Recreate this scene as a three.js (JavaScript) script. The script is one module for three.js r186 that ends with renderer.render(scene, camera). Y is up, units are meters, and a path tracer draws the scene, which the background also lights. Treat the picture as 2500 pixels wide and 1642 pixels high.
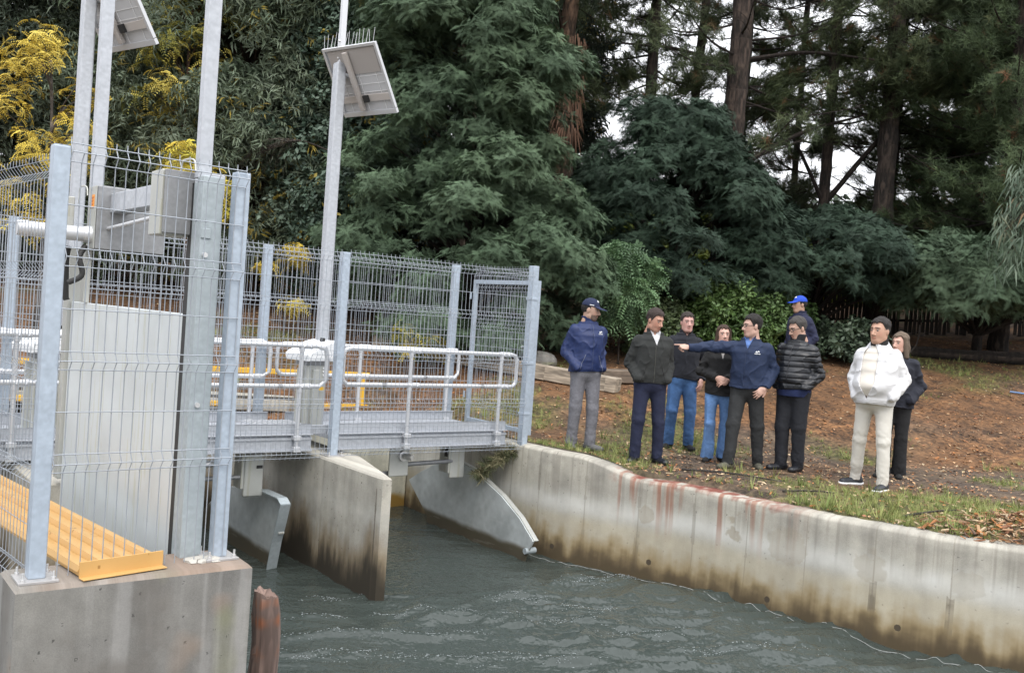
import * as THREE from 'three';
import { mergeGeometries } from 'three/addons/utils/BufferGeometryUtils.js';
import { RoundedBoxGeometry } from 'three/addons/geometries/RoundedBoxGeometry.js';

// ---------- camera, sky, sun, exposure ----------
const scene = new THREE.Scene();
const camera = new THREE.PerspectiveCamera(39.29, 1024 / 672, 0.1, 900);
camera.position.set(0, 1.5, 0);
camera.rotation.order = 'YXZ';
camera.rotation.set(THREE.MathUtils.degToRad(-1.02), 0, THREE.MathUtils.degToRad(4.0));
const renderer = new THREE.WebGLRenderer({ antialias: true });
renderer.toneMapping = THREE.LinearToneMapping;
renderer.toneMappingExposure = 1.88;
renderer.shadowMap.enabled = true;
{ // a bright even overcast sky
  const w = 256, h = 128, d = new Float32Array(w * h * 4);
  for (let j = 0; j < h; j++) for (let i = 0; i < w; i++) {
    const el = ((j + 0.5) / h - 0.5) * Math.PI, s = Math.max(0, Math.sin(el));
    const v = 0.6 * (1 + 2 * s) * (1 + 0.03 * Math.sin(i / w * Math.PI * 8) * Math.cos(el)); // an overcast sky: three times as bright overhead as at the horizon
    const k = (j * w + i) * 4;
    d[k] = v * 0.97; d[k + 1] = v * 0.99; d[k + 2] = v * 1.035; d[k + 3] = 1;
  }
  const t = new THREE.DataTexture(d, w, h, THREE.RGBAFormat, THREE.FloatType);
  t.mapping = THREE.EquirectangularReflectionMapping; t.magFilter = THREE.LinearFilter; t.needsUpdate = true;
  scene.background = t; scene.environment = t;
}
const sun = new THREE.DirectionalLight(0xfff6ea, 0.8);
sun.position.set(9, 34, 16); sun.target.position.set(0, 0, -10);
sun.castShadow = true; sun.shadow.radius = 40; sun.shadow.mapSize.set(2048, 2048);
Object.assign(sun.shadow.camera, { left: -25, right: 25, top: 25, bottom: -25, near: 1, far: 90 });
scene.add(sun, sun.target);

// ---------- helpers ----------
const V = (x, y, z) => new THREE.Vector3(x, y, z);
const rngOf = (s) => () => { s = (s + 0x6d2b79f5) | 0; let t = Math.imul(s ^ (s >>> 15), 1 | s); t = (t + Math.imul(t ^ (t >>> 7), 61 | t)) ^ t; return ((t ^ (t >>> 14)) >>> 0) / 4294967296; };
const clamp = (x, a = 0, b = 1) => Math.min(b, Math.max(a, x));
const lerp = (a, b, t) => a + (b - a) * t;
const sstep = (a, b, x) => { const t = clamp((x - a) / (b - a)); return t * t * (3 - 2 * t); };
const hash = (x, y, z = 0) => { let n = Math.imul(x | 0, 374761393) ^ Math.imul(y | 0, 668265263) ^ Math.imul(z | 0, 2147483647 ^ 0x5bd1e995); n = Math.imul(n ^ (n >>> 13), 1274126177); return ((n ^ (n >>> 16)) >>> 0) / 4294967296; };
function vnoise(x, y, z = 0) {
  const xi = Math.floor(x), yi = Math.floor(y), zi = Math.floor(z); let u = x - xi, v = y - yi, w = z - zi;
  u = u * u * (3 - 2 * u); v = v * v * (3 - 2 * v); w = w * w * (3 - 2 * w);
  const L2 = (k) => lerp(lerp(hash(xi, yi, k), hash(xi + 1, yi, k), u), lerp(hash(xi, yi + 1, k), hash(xi + 1, yi + 1, k), u), v);
  return w === 0 ? L2(zi) : lerp(L2(zi), L2(zi + 1), w);
}
const fbm = (x, y, z = 0, o = 4) => { let s = 0, a = 0.5, t = 0; for (let i = 0; i < o; i++) { s += a * vnoise(x, y, z); t += a; a *= 0.5; x = x * 2.03 + 17.1; y = y * 2.03 + 5.7; z *= 2.03; } return s / t; };
const used = new Map();
function numbered(name) { const n = used.get(name) || 0; used.set(name, n + 1); return n ? `${name}_${String(n).padStart(3, '0')}` : name; }
function tag(o, label, category, group, kind) { if (label) o.userData.label = label; if (category) o.userData.category = category; if (group) o.userData.group = group; if (kind) o.userData.kind = kind; return o; }
function thing(name, label, category, [x, y, z] = [0, 0, 0], turn = 0, group) {
  const o = new THREE.Group(); o.name = numbered(name); o.position.set(x, y, z); o.rotation.y = turn; scene.add(o); return tag(o, label, category, group);
}
// box-projected uv in metres
function uvm(g) {
  const p = g.attributes.position, n = g.attributes.normal, uv = new Float32Array(p.count * 2);
  for (let i = 0; i < p.count; i++) {
    const ax = Math.abs(n.getX(i)), ay = Math.abs(n.getY(i)), az = Math.abs(n.getZ(i));
    if (ay > ax && ay > az) { uv[2 * i] = p.getX(i); uv[2 * i + 1] = p.getZ(i); } else if (ax > az) { uv[2 * i] = p.getZ(i); uv[2 * i + 1] = p.getY(i); } else { uv[2 * i] = p.getX(i); uv[2 * i + 1] = p.getY(i); }
  }
  g.setAttribute('uv', new THREE.BufferAttribute(uv, 2)); return g;
}
function merged(gs) {
  gs = (Array.isArray(gs) ? gs.flat(3) : [gs]).map((g) => { const q = g.index ? g.toNonIndexed() : g; if (!q.attributes.normal) q.computeVertexNormals(); if (!q.userData.ownUV) uvm(q); for (const k of Object.keys(q.attributes)) if (!['position', 'normal', 'uv', 'color'].includes(k)) q.deleteAttribute(k); return q; });
  return gs.length === 1 ? gs[0] : mergeGeometries(gs);
}
function part(name, gs, mat, parent = scene, kind) {
  const m = new THREE.Mesh(gs.isBufferGeometry && gs.userData.ready ? gs : merged(gs), mat);
  m.name = parent === scene ? numbered(name) : name; m.castShadow = m.receiveShadow = true; parent.add(m);
  if (kind) m.userData.kind = kind; return m;
}
const box = (w, h, d, x = 0, y = 0, z = 0, rx = 0, ry = 0, rz = 0) => { const g = new THREE.BoxGeometry(w, h, d); if (rx || ry || rz) g.rotateX(rx).rotateZ(rz).rotateY(ry); return g.translate(x, y, z); };
const rbox = (w, h, d, x = 0, y = 0, z = 0, r = 0.004, rx = 0, ry = 0, rz = 0) => { const g = new RoundedBoxGeometry(w, h, d, 1, r); if (rx || ry || rz) g.rotateX(rx).rotateZ(rz).rotateY(ry); return g.translate(x, y, z); };
const span = (x0, x1, y0, y1, z0, z1, r = 0.004) => rbox(x1 - x0, y1 - y0, z1 - z0, (x0 + x1) / 2, (y0 + y1) / 2, (z0 + z1) / 2, r);
const q0 = new THREE.Quaternion();
function bar(a, b, r0, r1 = r0, seg = 8) { // a tapered round bar from a to b
  const d = b.clone().sub(a), l = d.length(), g = new THREE.CylinderGeometry(r1, r0, l, seg, 1); g.translate(0, l / 2, 0);
  g.applyQuaternion(q0.setFromUnitVectors(V(0, 1, 0), d.normalize())); return g.translate(a.x, a.y, a.z);
}
function tube(pts, r, seg = 8, per = 6, tension = 0.5) { return new THREE.TubeGeometry(new THREE.CatmullRomCurve3(pts, false, 'catmullrom', tension), pts.length * per, r, seg, false); }
function poly(pts, depth, bevel = 0) { // extruded outline in xy, from z=0 to depth
  const s = new THREE.Shape(pts.map((p) => new THREE.Vector2(p[0], p[1])));
  return new THREE.ExtrudeGeometry(s, { depth, bevelEnabled: bevel > 0, bevelSize: bevel, bevelThickness: bevel, bevelSegments: 1, curveSegments: 12 });
}
const hex = (c) => new THREE.Color(c);
const lin = (r, g, b) => new THREE.Color().setRGB(r, g, b);
// the sluice's own frame: x along the footbridge to the right bank, z downstream towards the viewer
const TURN = THREE.MathUtils.degToRad(38), O = V(-1.77, 0, -9.2), EX = V(Math.cos(TURN), 0, -Math.sin(TURN)), EZ = V(Math.sin(TURN), 0, Math.cos(TURN));
const W = (x, y, z) => O.clone().addScaledVector(EX, x).addScaledVector(EZ, z).add(V(0, y, 0));
const local = (x, z) => { const dx = x - O.x, dz = z - O.z; return [dx * EX.x + dz * EX.z, dx * EZ.x + dz * EZ.z]; };
const sluice = (name, label, category, [x, y, z], group) => { const p = W(x, y, z); return thing(name, label, category, [p.x, p.y, p.z], TURN, group); };

// ---------- textures and materials ----------
function imageTex(w, h, f, srgb = true) { // f(x, y in 0..1 from the lower left) -> [r, g, b] 0..255
  const d = new Uint8Array(w * h * 4);
  for (let j = 0; j < h; j++) for (let i = 0; i < w; i++) { const c = f(i / w, j / h), k = (j * w + i) * 4; d[k] = clamp(c[0], 0, 255); d[k + 1] = clamp(c[1], 0, 255); d[k + 2] = clamp(c[2], 0, 255); d[k + 3] = 255; }
  const t = new THREE.DataTexture(d, w, h); t.magFilter = THREE.LinearFilter; t.wrapS = t.wrapT = THREE.RepeatWrapping; if (srgb) t.colorSpace = THREE.SRGBColorSpace; t.needsUpdate = true; return t;
}
// tiling fbm over the unit square
const tfbm = (u, v, f, o = 4, s = 0) => { const a = fbm(u * f + s, v * f, 0, o), b = fbm((u - 1) * f + s, v * f, 0, o), c = fbm(u * f + s, (v - 1) * f, 0, o), d = fbm((u - 1) * f + s, (v - 1) * f, 0, o); return lerp(lerp(a, b, u), lerp(c, d, u), v); };
const contrast = (x, k = 2) => clamp((x - 0.5) * k + 0.5);
const zincTex = imageTex(256, 256, (u, v) => { const n = contrast(tfbm(u, v, 48, 3), 2.2), m = contrast(tfbm(u, v, 12, 4, 9), 1.6), k = 216 + 24 * n + 5 * m; return [k, k + 2, k + 5]; });
const roughTex = imageTex(256, 256, (u, v) => { const n = contrast(tfbm(u, v, 14, 4, 3), 2); return [128 + 90 * n, 128 + 90 * n, 128 + 90 * n]; }, false);
const plateTex = imageTex(256, 512, (u, v) => { const m = contrast(tfbm(u, v, 4, 5, 2), 1.6), s = contrast(fbm(u * 40, v * 2.2, 0, 4), 2.4), g = 222 + 16 * m; const st = s > 0.93 ? (s - 0.93) * 200 : 0; return [g - st * 0.7, g - st * 0.8, g - 4 - st * 1.5]; });
const std = (c, rough, metal = 0, extra = {}) => new THREE.MeshStandardMaterial({ color: c, roughness: rough, metalness: metal, ...extra });
const M = {};
M.zinc = std(lin(0.49, 0.555, 0.625), 0.5, 0.35, { map: zincTex, roughnessMap: roughTex, roughness: 0.75 });
M.wire = std(lin(0.36, 0.39, 0.43), 0.55, 0.4);
M.alu = std(lin(0.56, 0.575, 0.60), 0.75, 0.4, { map: zincTex, roughnessMap: roughTex });
M.rail = std(lin(0.58, 0.59, 0.61), 0.4, 0.4);
M.steel = std(lin(0.60, 0.61, 0.60), 0.8, 0.55, { map: plateTex, roughnessMap: roughTex });
M.steelDark = std(lin(0.34, 0.34, 0.34), 0.55, 0.5, { map: zincTex });
M.steelBlue = std(lin(0.50, 0.55, 0.56), 0.6, 0.4, { map: zincTex });
M.plate = std(lin(0.82, 0.87, 0.92), 0.5, 0.45, { map: plateTex });
M.black = std(lin(0.02, 0.02, 0.02), 0.6);
M.bolt = std(lin(0.7, 0.7, 0.7), 0.35, 0.7);
M.white = std(lin(0.82, 0.83, 0.84), 0.35, 0.0);
M.yellow = std(lin(1, 1, 1), 0.45, 0, { map: imageTex(256, 256, (u, v) => { const n = contrast(tfbm(u, v, 6, 4, 4), 1.6), s = tfbm(u, v, 34, 3, 7) > 0.745 ? 1 : 0; return s ? [150, 112, 60] : [182 + 18 * n, 143 + 16 * n, 84 + 16 * n]; }) });
M.yellowRail = std(lin(0.72, 0.42, 0.03), 0.5);
M.orange = std(lin(0.8, 0.32, 0.05), 0.6);
M.rust = std(lin(0.20, 0.09, 0.05), 0.9);
// ---------- the setting: ground, canal water, bank wall ----------
const wallPts = [[2.38, -2.6], [2.38, -1.2], [2.39, 0.1], [2.46, 0.75], [2.64, 1.2], [2.8, 1.6], [3.0, 2.2], [3.08, 3.2], [3.26, 4.05], [3.62, 5.0], [4.05, 6.0], [4.7, 7.2], [5.6, 8.6], [6.6, 9.8]].map(([x, z]) => W(x, 0, z));
const wallCurve = new THREE.CatmullRomCurve3(wallPts, false, 'centripetal');
const wallLen = wallCurve.getLength(), NW = 170, wallRun = wallCurve.getSpacedPoints(NW);
const wallLocalZ = wallRun.map((p) => local(p.x, p.z)[1]);
const wallTop = (lz) => lerp(0.105, -0.05, sstep(0.85, 1.65, lz)) + 0.012 * (vnoise(lz * 3.1, 7) - 0.5);
const voidPoly = [];
for (let i = 0; i <= NW; i++) { const t = wallCurve.getTangentAt(i / NW), n = V(-t.z, 0, t.x); if (n.dot(EX) < 0) n.negate(); voidPoly.push([wallRun[i].x + n.x * 0.15, wallRun[i].z + n.z * 0.15]); }
voidPoly.push([16, -1.2], [-16, -1.2]);
{ const a = W(-9, 0, 2), b = W(-6, 0, -2.35), c = W(2.3, 0, -2.35); voidPoly.push([a.x, a.z], [b.x, b.z], [c.x, c.z]); }
function voidDist(x, z) { // signed distance to the canal's outline (negative over water) and the nearest point on it
  let best = 1e9, bx = 0, bz = 0, inside = false;
  for (let i = 0, j = voidPoly.length - 1; i < voidPoly.length; j = i++) {
    const [ax, az] = voidPoly[j], [cx, cz] = voidPoly[i], dx = cx - ax, dz = cz - az, t = clamp(((x - ax) * dx + (z - az) * dz) / (dx * dx + dz * dz)), px = ax + dx * t, pz = az + dz * t, d = (x - px) ** 2 + (z - pz) ** 2;
    if (d < best) { best = d; bx = px; bz = pz; }
    if ((az > z) !== (cz > z) && x < ((cx - ax) * (z - az)) / (cz - az) + ax) inside = !inside;
  }
  return [inside ? -Math.sqrt(best) : Math.sqrt(best), bx, bz];
}
function groundY(x, z) {
  const back = Math.max(0, -z - 11.6), slope = 0.19 * back * sstep(0, 2, back), far = back > 9 ? 0.19 * 9 + (1 - Math.exp(-(back - 9) * 0.12)) * 1.2 - 0.0 : slope;
  let y = (back > 9 ? far : slope) + 0.03 * Math.max(0, x - 3) * sstep(12, 18, -z);
  y -= 0.42 * sstep(-0.2, -1.8, x) * sstep(-15.6, -14.0, z);                     // lower ground behind the footbridge
  y += 0.10 * Math.exp(-((x - 0.35) ** 2 + (z + 10.75) ** 2) / 0.5);           // raised corner at the gate post
  y -= 0.035 * sstep(1.0, 3.0, x) * sstep(-10.5, -8.5, z);
  y += 0.07 * (fbm(x * 0.55 + 3, z * 0.55, 0, 3) - 0.5) + 0.035 * (vnoise(x * 2.3, z * 2.3 + 5) - 0.5);
  y += 0.13 * Math.exp(-((x - 4.55) ** 2 + (z + 8.15) ** 2) / 0.16);           // heap of wood chips at the wall's edge
  return y;
}
const grassy = (x, z) => { // 0..1
  const n = fbm(x * 0.9 + 11, z * 0.9 + 4, 0, 4), near = Math.exp(-((voidDist(x, z)[0] - 0.5) ** 2) / 1.1);
  const right = sstep(4.2, 6.5, x) * sstep(-14.5, -11, z);
  return clamp((n - 0.485 + 0.06 * near + 0.16 * right - 0.10 * sstep(-12, -15, z) + 0.1 * sstep(-11.5, -12.2, z) * sstep(-14, -12.6, z) * sstep(2.5, 0.5, Math.abs(x - 1))) * 5.5);
};
{
  const axis = (a, b, step, lo, hi) => { const r = []; for (let t = a; t <= b + 1e-6; t += step) r.push(t); let s = step; while (r[0] > lo) { s *= 1.25; r.unshift(r[0] - s); } s = step; while (r[r.length - 1] < hi) { s *= 1.25; r.push(r[r.length - 1] + s); } return r; };
  const xs = axis(-7, 13, 0.16, -600, 600), zs = axis(-24, -6, 0.16, -700, 250), nx = xs.length, nz = zs.length;
  const pos = new Float32Array(nx * nz * 3), col = new Float32Array(nx * nz * 3), uv = new Float32Array(nx * nz * 2), sd = new Float32Array(nx * nz), idx = [];
  const mud = lin(0.2, 0.152, 0.122), mulch = lin(0.27, 0.205, 0.145), red = lin(0.36, 0.19, 0.085), moss = lin(0.24, 0.25, 0.085), c = new THREE.Color();
  for (let j = 0; j < nz; j++) for (let i = 0; i < nx; i++) {
    const k = j * nx + i; let x = xs[i], z = zs[j]; const [d, bx, bz] = voidDist(x, z); sd[k] = d;
    if (d > -0.24 && d < 0.06) { x = bx; z = bz; sd[k] = 0; }
    const edge = sd[k] === 0 && z < -3; pos.set([x, edge ? Math.min(groundY(x, z), wallTop(local(x, z)[1]) - 0.05) : groundY(x, z), z], 3 * k); uv.set([x / 2.2, z / 2.2], 2 * k);
    const n1 = fbm(x * 0.5 + 40, z * 0.8, 0, 4), n2 = fbm(x * 1.7, z * 2.6 + 9, 0, 4);
    c.copy(mud).lerp(mulch, contrast(n2, 3)); c.lerp(red, contrast(n1 + 0.27 * sstep(-11.8, -14.5, z) - 0.09, 4) * 0.9); c.lerp(moss, grassy(x, z) * 0.85);
    c.multiplyScalar(0.75 + 0.5 * vnoise(x * 5.1, z * 5.1)); col.set([c.r, c.g, c.b], 3 * k);
  }
  for (let j = 0; j < nz - 1; j++) for (let i = 0; i < nx - 1; i++) {
    const a = j * nx + i, b = a + 1, e = a + nx, f = e + 1;
    for (const t of [[a, e, b], [b, e, f]]) { const m = (sd[t[0]] + sd[t[1]] + sd[t[2]]) / 3, mn = Math.min(sd[t[0]], sd[t[1]], sd[t[2]]); if (m > -0.001 && mn > -0.02) idx.push(...t); }
  }
  const g = new THREE.BufferGeometry(); g.setAttribute('position', new THREE.BufferAttribute(pos, 3)); g.setAttribute('color', new THREE.BufferAttribute(col, 3)); g.setAttribute('uv', new THREE.BufferAttribute(uv, 2)); g.setIndex(idx); g.computeVertexNormals(); g.userData.ready = true;
  const soil = imageTex(512, 512, (u, v) => { const a = tfbm(u, v, 14, 5), b = tfbm(u, v, 60, 3, 5), s = 150 + 150 * (a - 0.5) + 190 * (b - 0.5); return [s * 1.05, s, s * 0.93]; });
  part('ground', g, std(0xffffff, 0.95, 0, { vertexColors: true, map: soil, bumpMap: soil, bumpScale: 0.02 }), scene, 'structure');
}
const WATER = -1.05;
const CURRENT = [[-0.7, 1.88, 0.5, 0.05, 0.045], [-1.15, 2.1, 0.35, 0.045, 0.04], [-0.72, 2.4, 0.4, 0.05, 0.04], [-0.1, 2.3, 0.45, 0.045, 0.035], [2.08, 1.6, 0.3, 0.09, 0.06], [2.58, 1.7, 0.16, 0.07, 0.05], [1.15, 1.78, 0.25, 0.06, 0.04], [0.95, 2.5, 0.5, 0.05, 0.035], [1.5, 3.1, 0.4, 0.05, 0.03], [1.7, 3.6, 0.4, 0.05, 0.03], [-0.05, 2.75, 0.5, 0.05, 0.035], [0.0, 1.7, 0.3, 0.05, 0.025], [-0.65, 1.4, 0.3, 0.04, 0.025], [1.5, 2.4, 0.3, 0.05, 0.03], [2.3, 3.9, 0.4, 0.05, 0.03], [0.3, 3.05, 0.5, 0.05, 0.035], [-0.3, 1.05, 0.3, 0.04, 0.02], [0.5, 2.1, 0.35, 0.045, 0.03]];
function waterY(x, z) {
  const [lx, lz] = local(x, z), wx = 0.88 * lx + 0.48 * lz + 0.35 * vnoise(lz * 0.9, lx * 0.7), wz = -0.48 * lx + 0.88 * lz + 0.4 * vnoise(lx * 0.8 + 5, lz * 0.6);
  const rough = 0.25 + 0.5 * sstep(0.4, 2.2, lz), chop = fbm(wx * 0.7 + 30, wz * 0.7, 0, 2);
  let y = 0.04 * (fbm(wx * 0.9, wz * 1.9, 0, 3) - 0.5);
  const patch = sstep(0.40, 0.66, chop);
  y += 0.056 * (1 - Math.abs(2 * vnoise(wx * 1.5 + 9, wz * 4.3) - 1)) ** 2 * rough * (0.5 + 0.9 * patch);
  y += 0.03 * (1 - Math.abs(2 * vnoise(wx * 2.4 + 3, wz * 9.5) - 1)) ** 2 * rough * (0.12 + 1.5 * patch) + 0.009 * (1 - Math.abs(2 * vnoise(wx * 7 + 1, wz * 24) - 1)) * rough * (0.35 + 1.2 * patch) + 0.006 * (vnoise(wx * 15, wz * 26) - 0.5);
  for (const [cx, cz, L, w, a] of CURRENT) {
    const dx = lx - cx, dz = lz - cz, t = (0.88 * dx + 0.48 * dz) / L, n = (-0.48 * dx + 0.88 * dz + 0.05 * Math.sin(t * 4 + cx * 7) + 0.10 * (vnoise(lx * 2.1 + cx, lz * 2.1) - 0.5)) / w, e = Math.exp(-t * t - n * n); if (e < 0.02) continue;
    const q = fbm((0.88 * lx + 0.48 * lz) * 5 + cx, (-0.48 * lx + 0.88 * lz) * 24, 0, 3); y += 0.7 * a * e * (0.2 + 1.5 * q);
  }
  return WATER + y;
}
{
  const ax = (a, b, s, lo, hi) => { const r = []; for (let t = a; t <= b; t += s) r.push(t); let k = s; while (r[0] > lo) { k *= 1.4; r.unshift(r[0] - k); } k = s; while (r[r.length - 1] < hi) { k *= 1.4; r.push(r[r.length - 1] + k); } return r; };
  const xs = ax(-3.2, 4.8, 0.034, -16, 14), zs = ax(-11.5, -4.4, 0.034, -14, -1), nx = xs.length, nz = zs.length, pos = new Float32Array(nx * nz * 3), idx = [];
  for (let j = 0; j < nz; j++) for (let i = 0; i < nx; i++) pos.set([xs[i], waterY(xs[i], zs[j]), zs[j]], 3 * (j * nx + i));
  const far = nx * nz;
  for (let j = 0; j < nz - 1; j++) for (let i = 0; i < nx - 1; i++) { const a = j * nx + i, x = (xs[i] + xs[i + 1]) / 2, z = (zs[j] + zs[j + 1]) / 2; if (voidDist(x, z)[0] < 0.05) idx.push(a, a + nx, a + 1, a + 1, a + nx, a + nx + 1); }
  const g = new THREE.BufferGeometry(); g.setAttribute('position', new THREE.BufferAttribute(pos, 3)); g.setIndex(idx); g.computeVertexNormals(); uvm(g); g.userData.ready = true;
  const rip = imageTex(512, 512, (u, v) => { const a = 1 - Math.abs(2 * tfbm(u, v, 19, 2) - 1), b = tfbm(u, v, 52, 3, 4), k = 255 * (0.6 * a ** 2 + 0.4 * b); return [k, k, k]; }, false);
  part('water', g, new THREE.MeshPhysicalMaterial({ color: lin(0.042, 0.052, 0.047), roughness: 0.05, ior: 1.33, specularIntensity: 1, bumpMap: rip, bumpScale: 0.009 }), scene, 'structure');
}
{ // pale flecks painting sky glints, and some white water, in streaks
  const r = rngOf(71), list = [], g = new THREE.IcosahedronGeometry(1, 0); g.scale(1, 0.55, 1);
  function scatterFlecks() { for (const [cx, cz, L, w, a] of CURRENT) for (let i = 0; i < 5500 * a; i++) { const t = (r() + r() + r() - 1.5) * 1.1 * L, n = (r() + r() + r() - 1.5) * 1.7 * w - 0.05 * Math.sin(t / L * 4 + cx * 7), lx = cx + 0.88 * t - 0.48 * n, lz = cz + 0.48 * t + 0.88 * n; if (fbm(t * 6 + cx * 9, n * 26, 0, 3) < 0.46) continue; const p = W(lx, 0, lz); if (voidDist(p.x, p.z)[0] > -0.03) continue; list.push([V(p.x, waterY(p.x, p.z) + 0.001, p.z), 0.002 + 0.003 * r() ** 2]); } }
  scatterFlecks();
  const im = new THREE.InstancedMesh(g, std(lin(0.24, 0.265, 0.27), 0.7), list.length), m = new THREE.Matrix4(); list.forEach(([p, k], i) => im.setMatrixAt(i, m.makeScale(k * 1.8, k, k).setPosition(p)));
  im.name = 'foam_glints'; im.castShadow = im.receiveShadow = true; scene.add(tag(im, 'fine pale flecks painted in for sky glints and white water below the gates', 'foam_glints', null, 'stuff'));
}
{ // thin pale tube painting the bright glint of a ripple edge along the wall
  const pts = []; for (let k = 34; k < 140; k += 0.8) { const u = k / NW, p = wallCurve.getPointAt(u), [lx, lz] = local(p.x, p.z), off = 0.09 + 0.2 * (fbm(k * 0.11, 4, 0, 3) - 0.25), q = W(lx - off, 0, lz); pts.push(V(q.x, waterY(q.x, q.z) + 0.001 + 0.002 * Math.sin(k * 2.3), q.z)); }
  tag(part('glint_line', new THREE.TubeGeometry(new THREE.CatmullRomCurve3(pts), pts.length * 3, 0.003, 4, false), std(lin(0.3, 0.31, 0.3), 0.8)), 'thin pale wavering line painted in for the glint of a ripple along the right wall', 'foam_glints', null, 'stuff');
}
// concrete with stains of its own; f gives extra marks at (x, y) in metres
function concreteTex(w, h, mw, mh, base, marks) {
  return imageTex(w, h, (u, v) => {
    const x = u * mw, y = v * mh, n = contrast(fbm(x * 1.6, y * 1.6, 0, 5), 1.8), f = fbm(x * 14, y * 14, 0, 3), st = contrast(fbm(x * 9, y * 0.55 + 3, 0, 4), 2);
    const gr = hash(Math.floor(x * 240), Math.floor(y * 240), 3) - 0.5, k = 1 + 0.16 * (n - 0.5) + 0.14 * (f - 0.5) + 0.15 * (st - 0.5) + 0.09 * gr, c = [base[0] * k, base[1] * k, base[2] * (k - 0.015 * n)];
    if (hash(Math.floor(x * 70), Math.floor(y * 70), 5) > 0.992 && vnoise(x * 140, y * 140) > 0.55) { c[0] *= 0.66; c[1] *= 0.66; c[2] *= 0.66; }
    marks?.(c, x, y); return c;
  });
}
const mixc = (c, d, t) => { t = clamp(t); for (let k = 0; k < 3; k++) c[k] = lerp(c[k], d[k], t); };
{
  const s0 = (lz) => { let i = 0; while (i < NW && wallLocalZ[i] < lz) i++; return (i / NW) * wallLen; }; const sA = s0(0.2), mw = 9, mh = 1.5, y0 = -1.3;
  const tex = concreteTex(2048, 340, mw, mh, [160, 156, 146], (c, x, yy) => {
    const y = yy + y0, r = fbm(x * 2.2, 3, 0, 4), g = fbm(x * 6, y * 7, 0, 4);
    const wash = Math.exp(-(((y + 0.42 + 0.05 * (r - 0.5)) / 0.12) ** 2)); mixc(c, [205, 205, 200], wash * (0.4 + 0.5 * g)); const fine = fbm(x * 30, y * 1.1, 0, 3); mixc(c, [118, 112, 104], sstep(-0.55, -0.2, y) * clamp((fine - 0.52) * 5) * 0.32); mixc(c, [176, 166, 142], 0.5 * sstep(-0.48, -0.62, y));
    const joint = Math.abs(((x + 0.1) % 0.61) - 0.3); if (joint < 0.006 + 0.012 * (g > 0.62)) mixc(c, [112, 105, 94], 0.3);
    const alg = WATER + 0.25 + 0.07 * (r - 0.5) * 2 + 0.13 * (fbm(x * 9, 9 + y * 0.6, 0, 4) - 0.5) * 2; mixc(c, [128, 108, 72], 0.75 * sstep(alg + 0.14, alg - 0.12, y + 0.22 * (g - 0.5)));
    mixc(c, [70, 59, 42], 0.9 * sstep(alg - 0.02, alg - 0.24, y + 0.2 * (g - 0.5)));
    if (joint < 0.03 && y < alg + 0.2 && fbm(x * 3, 2) > 0.5) mixc(c, [70, 62, 50], 0.4 * clamp((g - 0.3) * 3));
    const rx = sstep(1.0, 1.3, x) * sstep(3.4, 2.5, x), streak = fbm(x * 16, y * 0.7, 0, 3); mixc(c, [134, 88, 70], rx * clamp((streak - 0.57) * 7) * sstep(-0.7, -0.08, y) * (0.35 + 0.6 * g));
    mixc(c, [112, 62, 50], rx * sstep(-0.12, -0.05, y + 0.16 * (fbm(x * 9, y * 9) - 0.5)) * clamp((fbm(x * 11 + 4, y * 11, 0, 4) - 0.38) * 4));
    for (const [px, py, a, b, d] of [[1.5, -0.36, 0.09, 0.12, 0.5], [2.45, -0.34, 0.14, 0.13, 0.7], [3.05, -0.38, 0.2, 0.15, 0.35], [3.85, -0.4, 0.14, 0.13, 0.35], [4.6, -0.42, 0.12, 0.12, 0.25]]) { const q = ((x - px) / a) ** 2 + ((y - py) / b) ** 2 + 4.2 * (g - 0.5); if (q < 1) mixc(c, [134, 122, 102], 0.6 * d * clamp((1 - q) * 3)); }
    for (let k = 0; k < 14; k += 2) { const q = Math.hypot(x - k * 0.61 - 0.3 - 0.2 * hash(k, 1), y + 0.86 + 0.1 * hash(k, 2)); if (q < 0.028) mixc(c, [60, 52, 42], 0.85); }
  });
  const rows = [-1.6, -1.3, -1.1, -0.9, -0.7, -0.5, -0.3, -0.15], pos = [], uv = [], idx = [], per = rows.length + 5;
  for (let i = 0; i <= NW; i++) {
    const t = wallCurve.getTangentAt(i / NW), n = V(-t.z, 0, t.x); if (n.dot(EX) < 0) n.negate(); const p = wallRun[i], lz = wallLocalZ[i], top = wallTop(lz), s = (i / NW) * wallLen - sA;
    const add = (o, y, vv = y) => { pos.push(p.x + n.x * o, y, p.z + n.z * o); uv.push(s / mw, (vv - y0) / mh); }, chip = 0.012 * vnoise(s * 19, 3) + 0.03 * Math.max(0, fbm(s * 4, 8, 0, 3) - 0.6);
    for (const y of rows) add(0.012 * (fbm(s * 2, y * 2, 0, 3) - 0.5) + 0.03 * sstep(-0.6, -1.2, y) * -1 + 0.0, y);
    add(0, top - 0.03 - chip * 0.5); add(0.018 + chip, top - 0.002, top - 0.02); add(0.16, top + 0.004, top + 0.08); add(0.29, top, top + 0.18); add(0.29, -0.6, -0.6);
  }
  for (let i = 0; i < NW; i++) for (let j = 0; j < per - 1; j++) { const a = i * per + j, b = a + per; idx.push(a, b, a + 1, b, b + 1, a + 1); }
  const g = new THREE.BufferGeometry(); g.setAttribute('position', new THREE.Float32BufferAttribute(pos, 3)); g.setAttribute('uv', new THREE.Float32BufferAttribute(uv, 2)); g.setIndex(idx); g.computeVertexNormals(); g.userData.ready = true;
  tag(part('canal_wall', g, std(0xffffff, 0.9, 0, { map: tex, bumpMap: tex, bumpScale: 0.004 })), 'long curving stained concrete retaining wall along the water below the group of people', 'wall');
}
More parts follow.
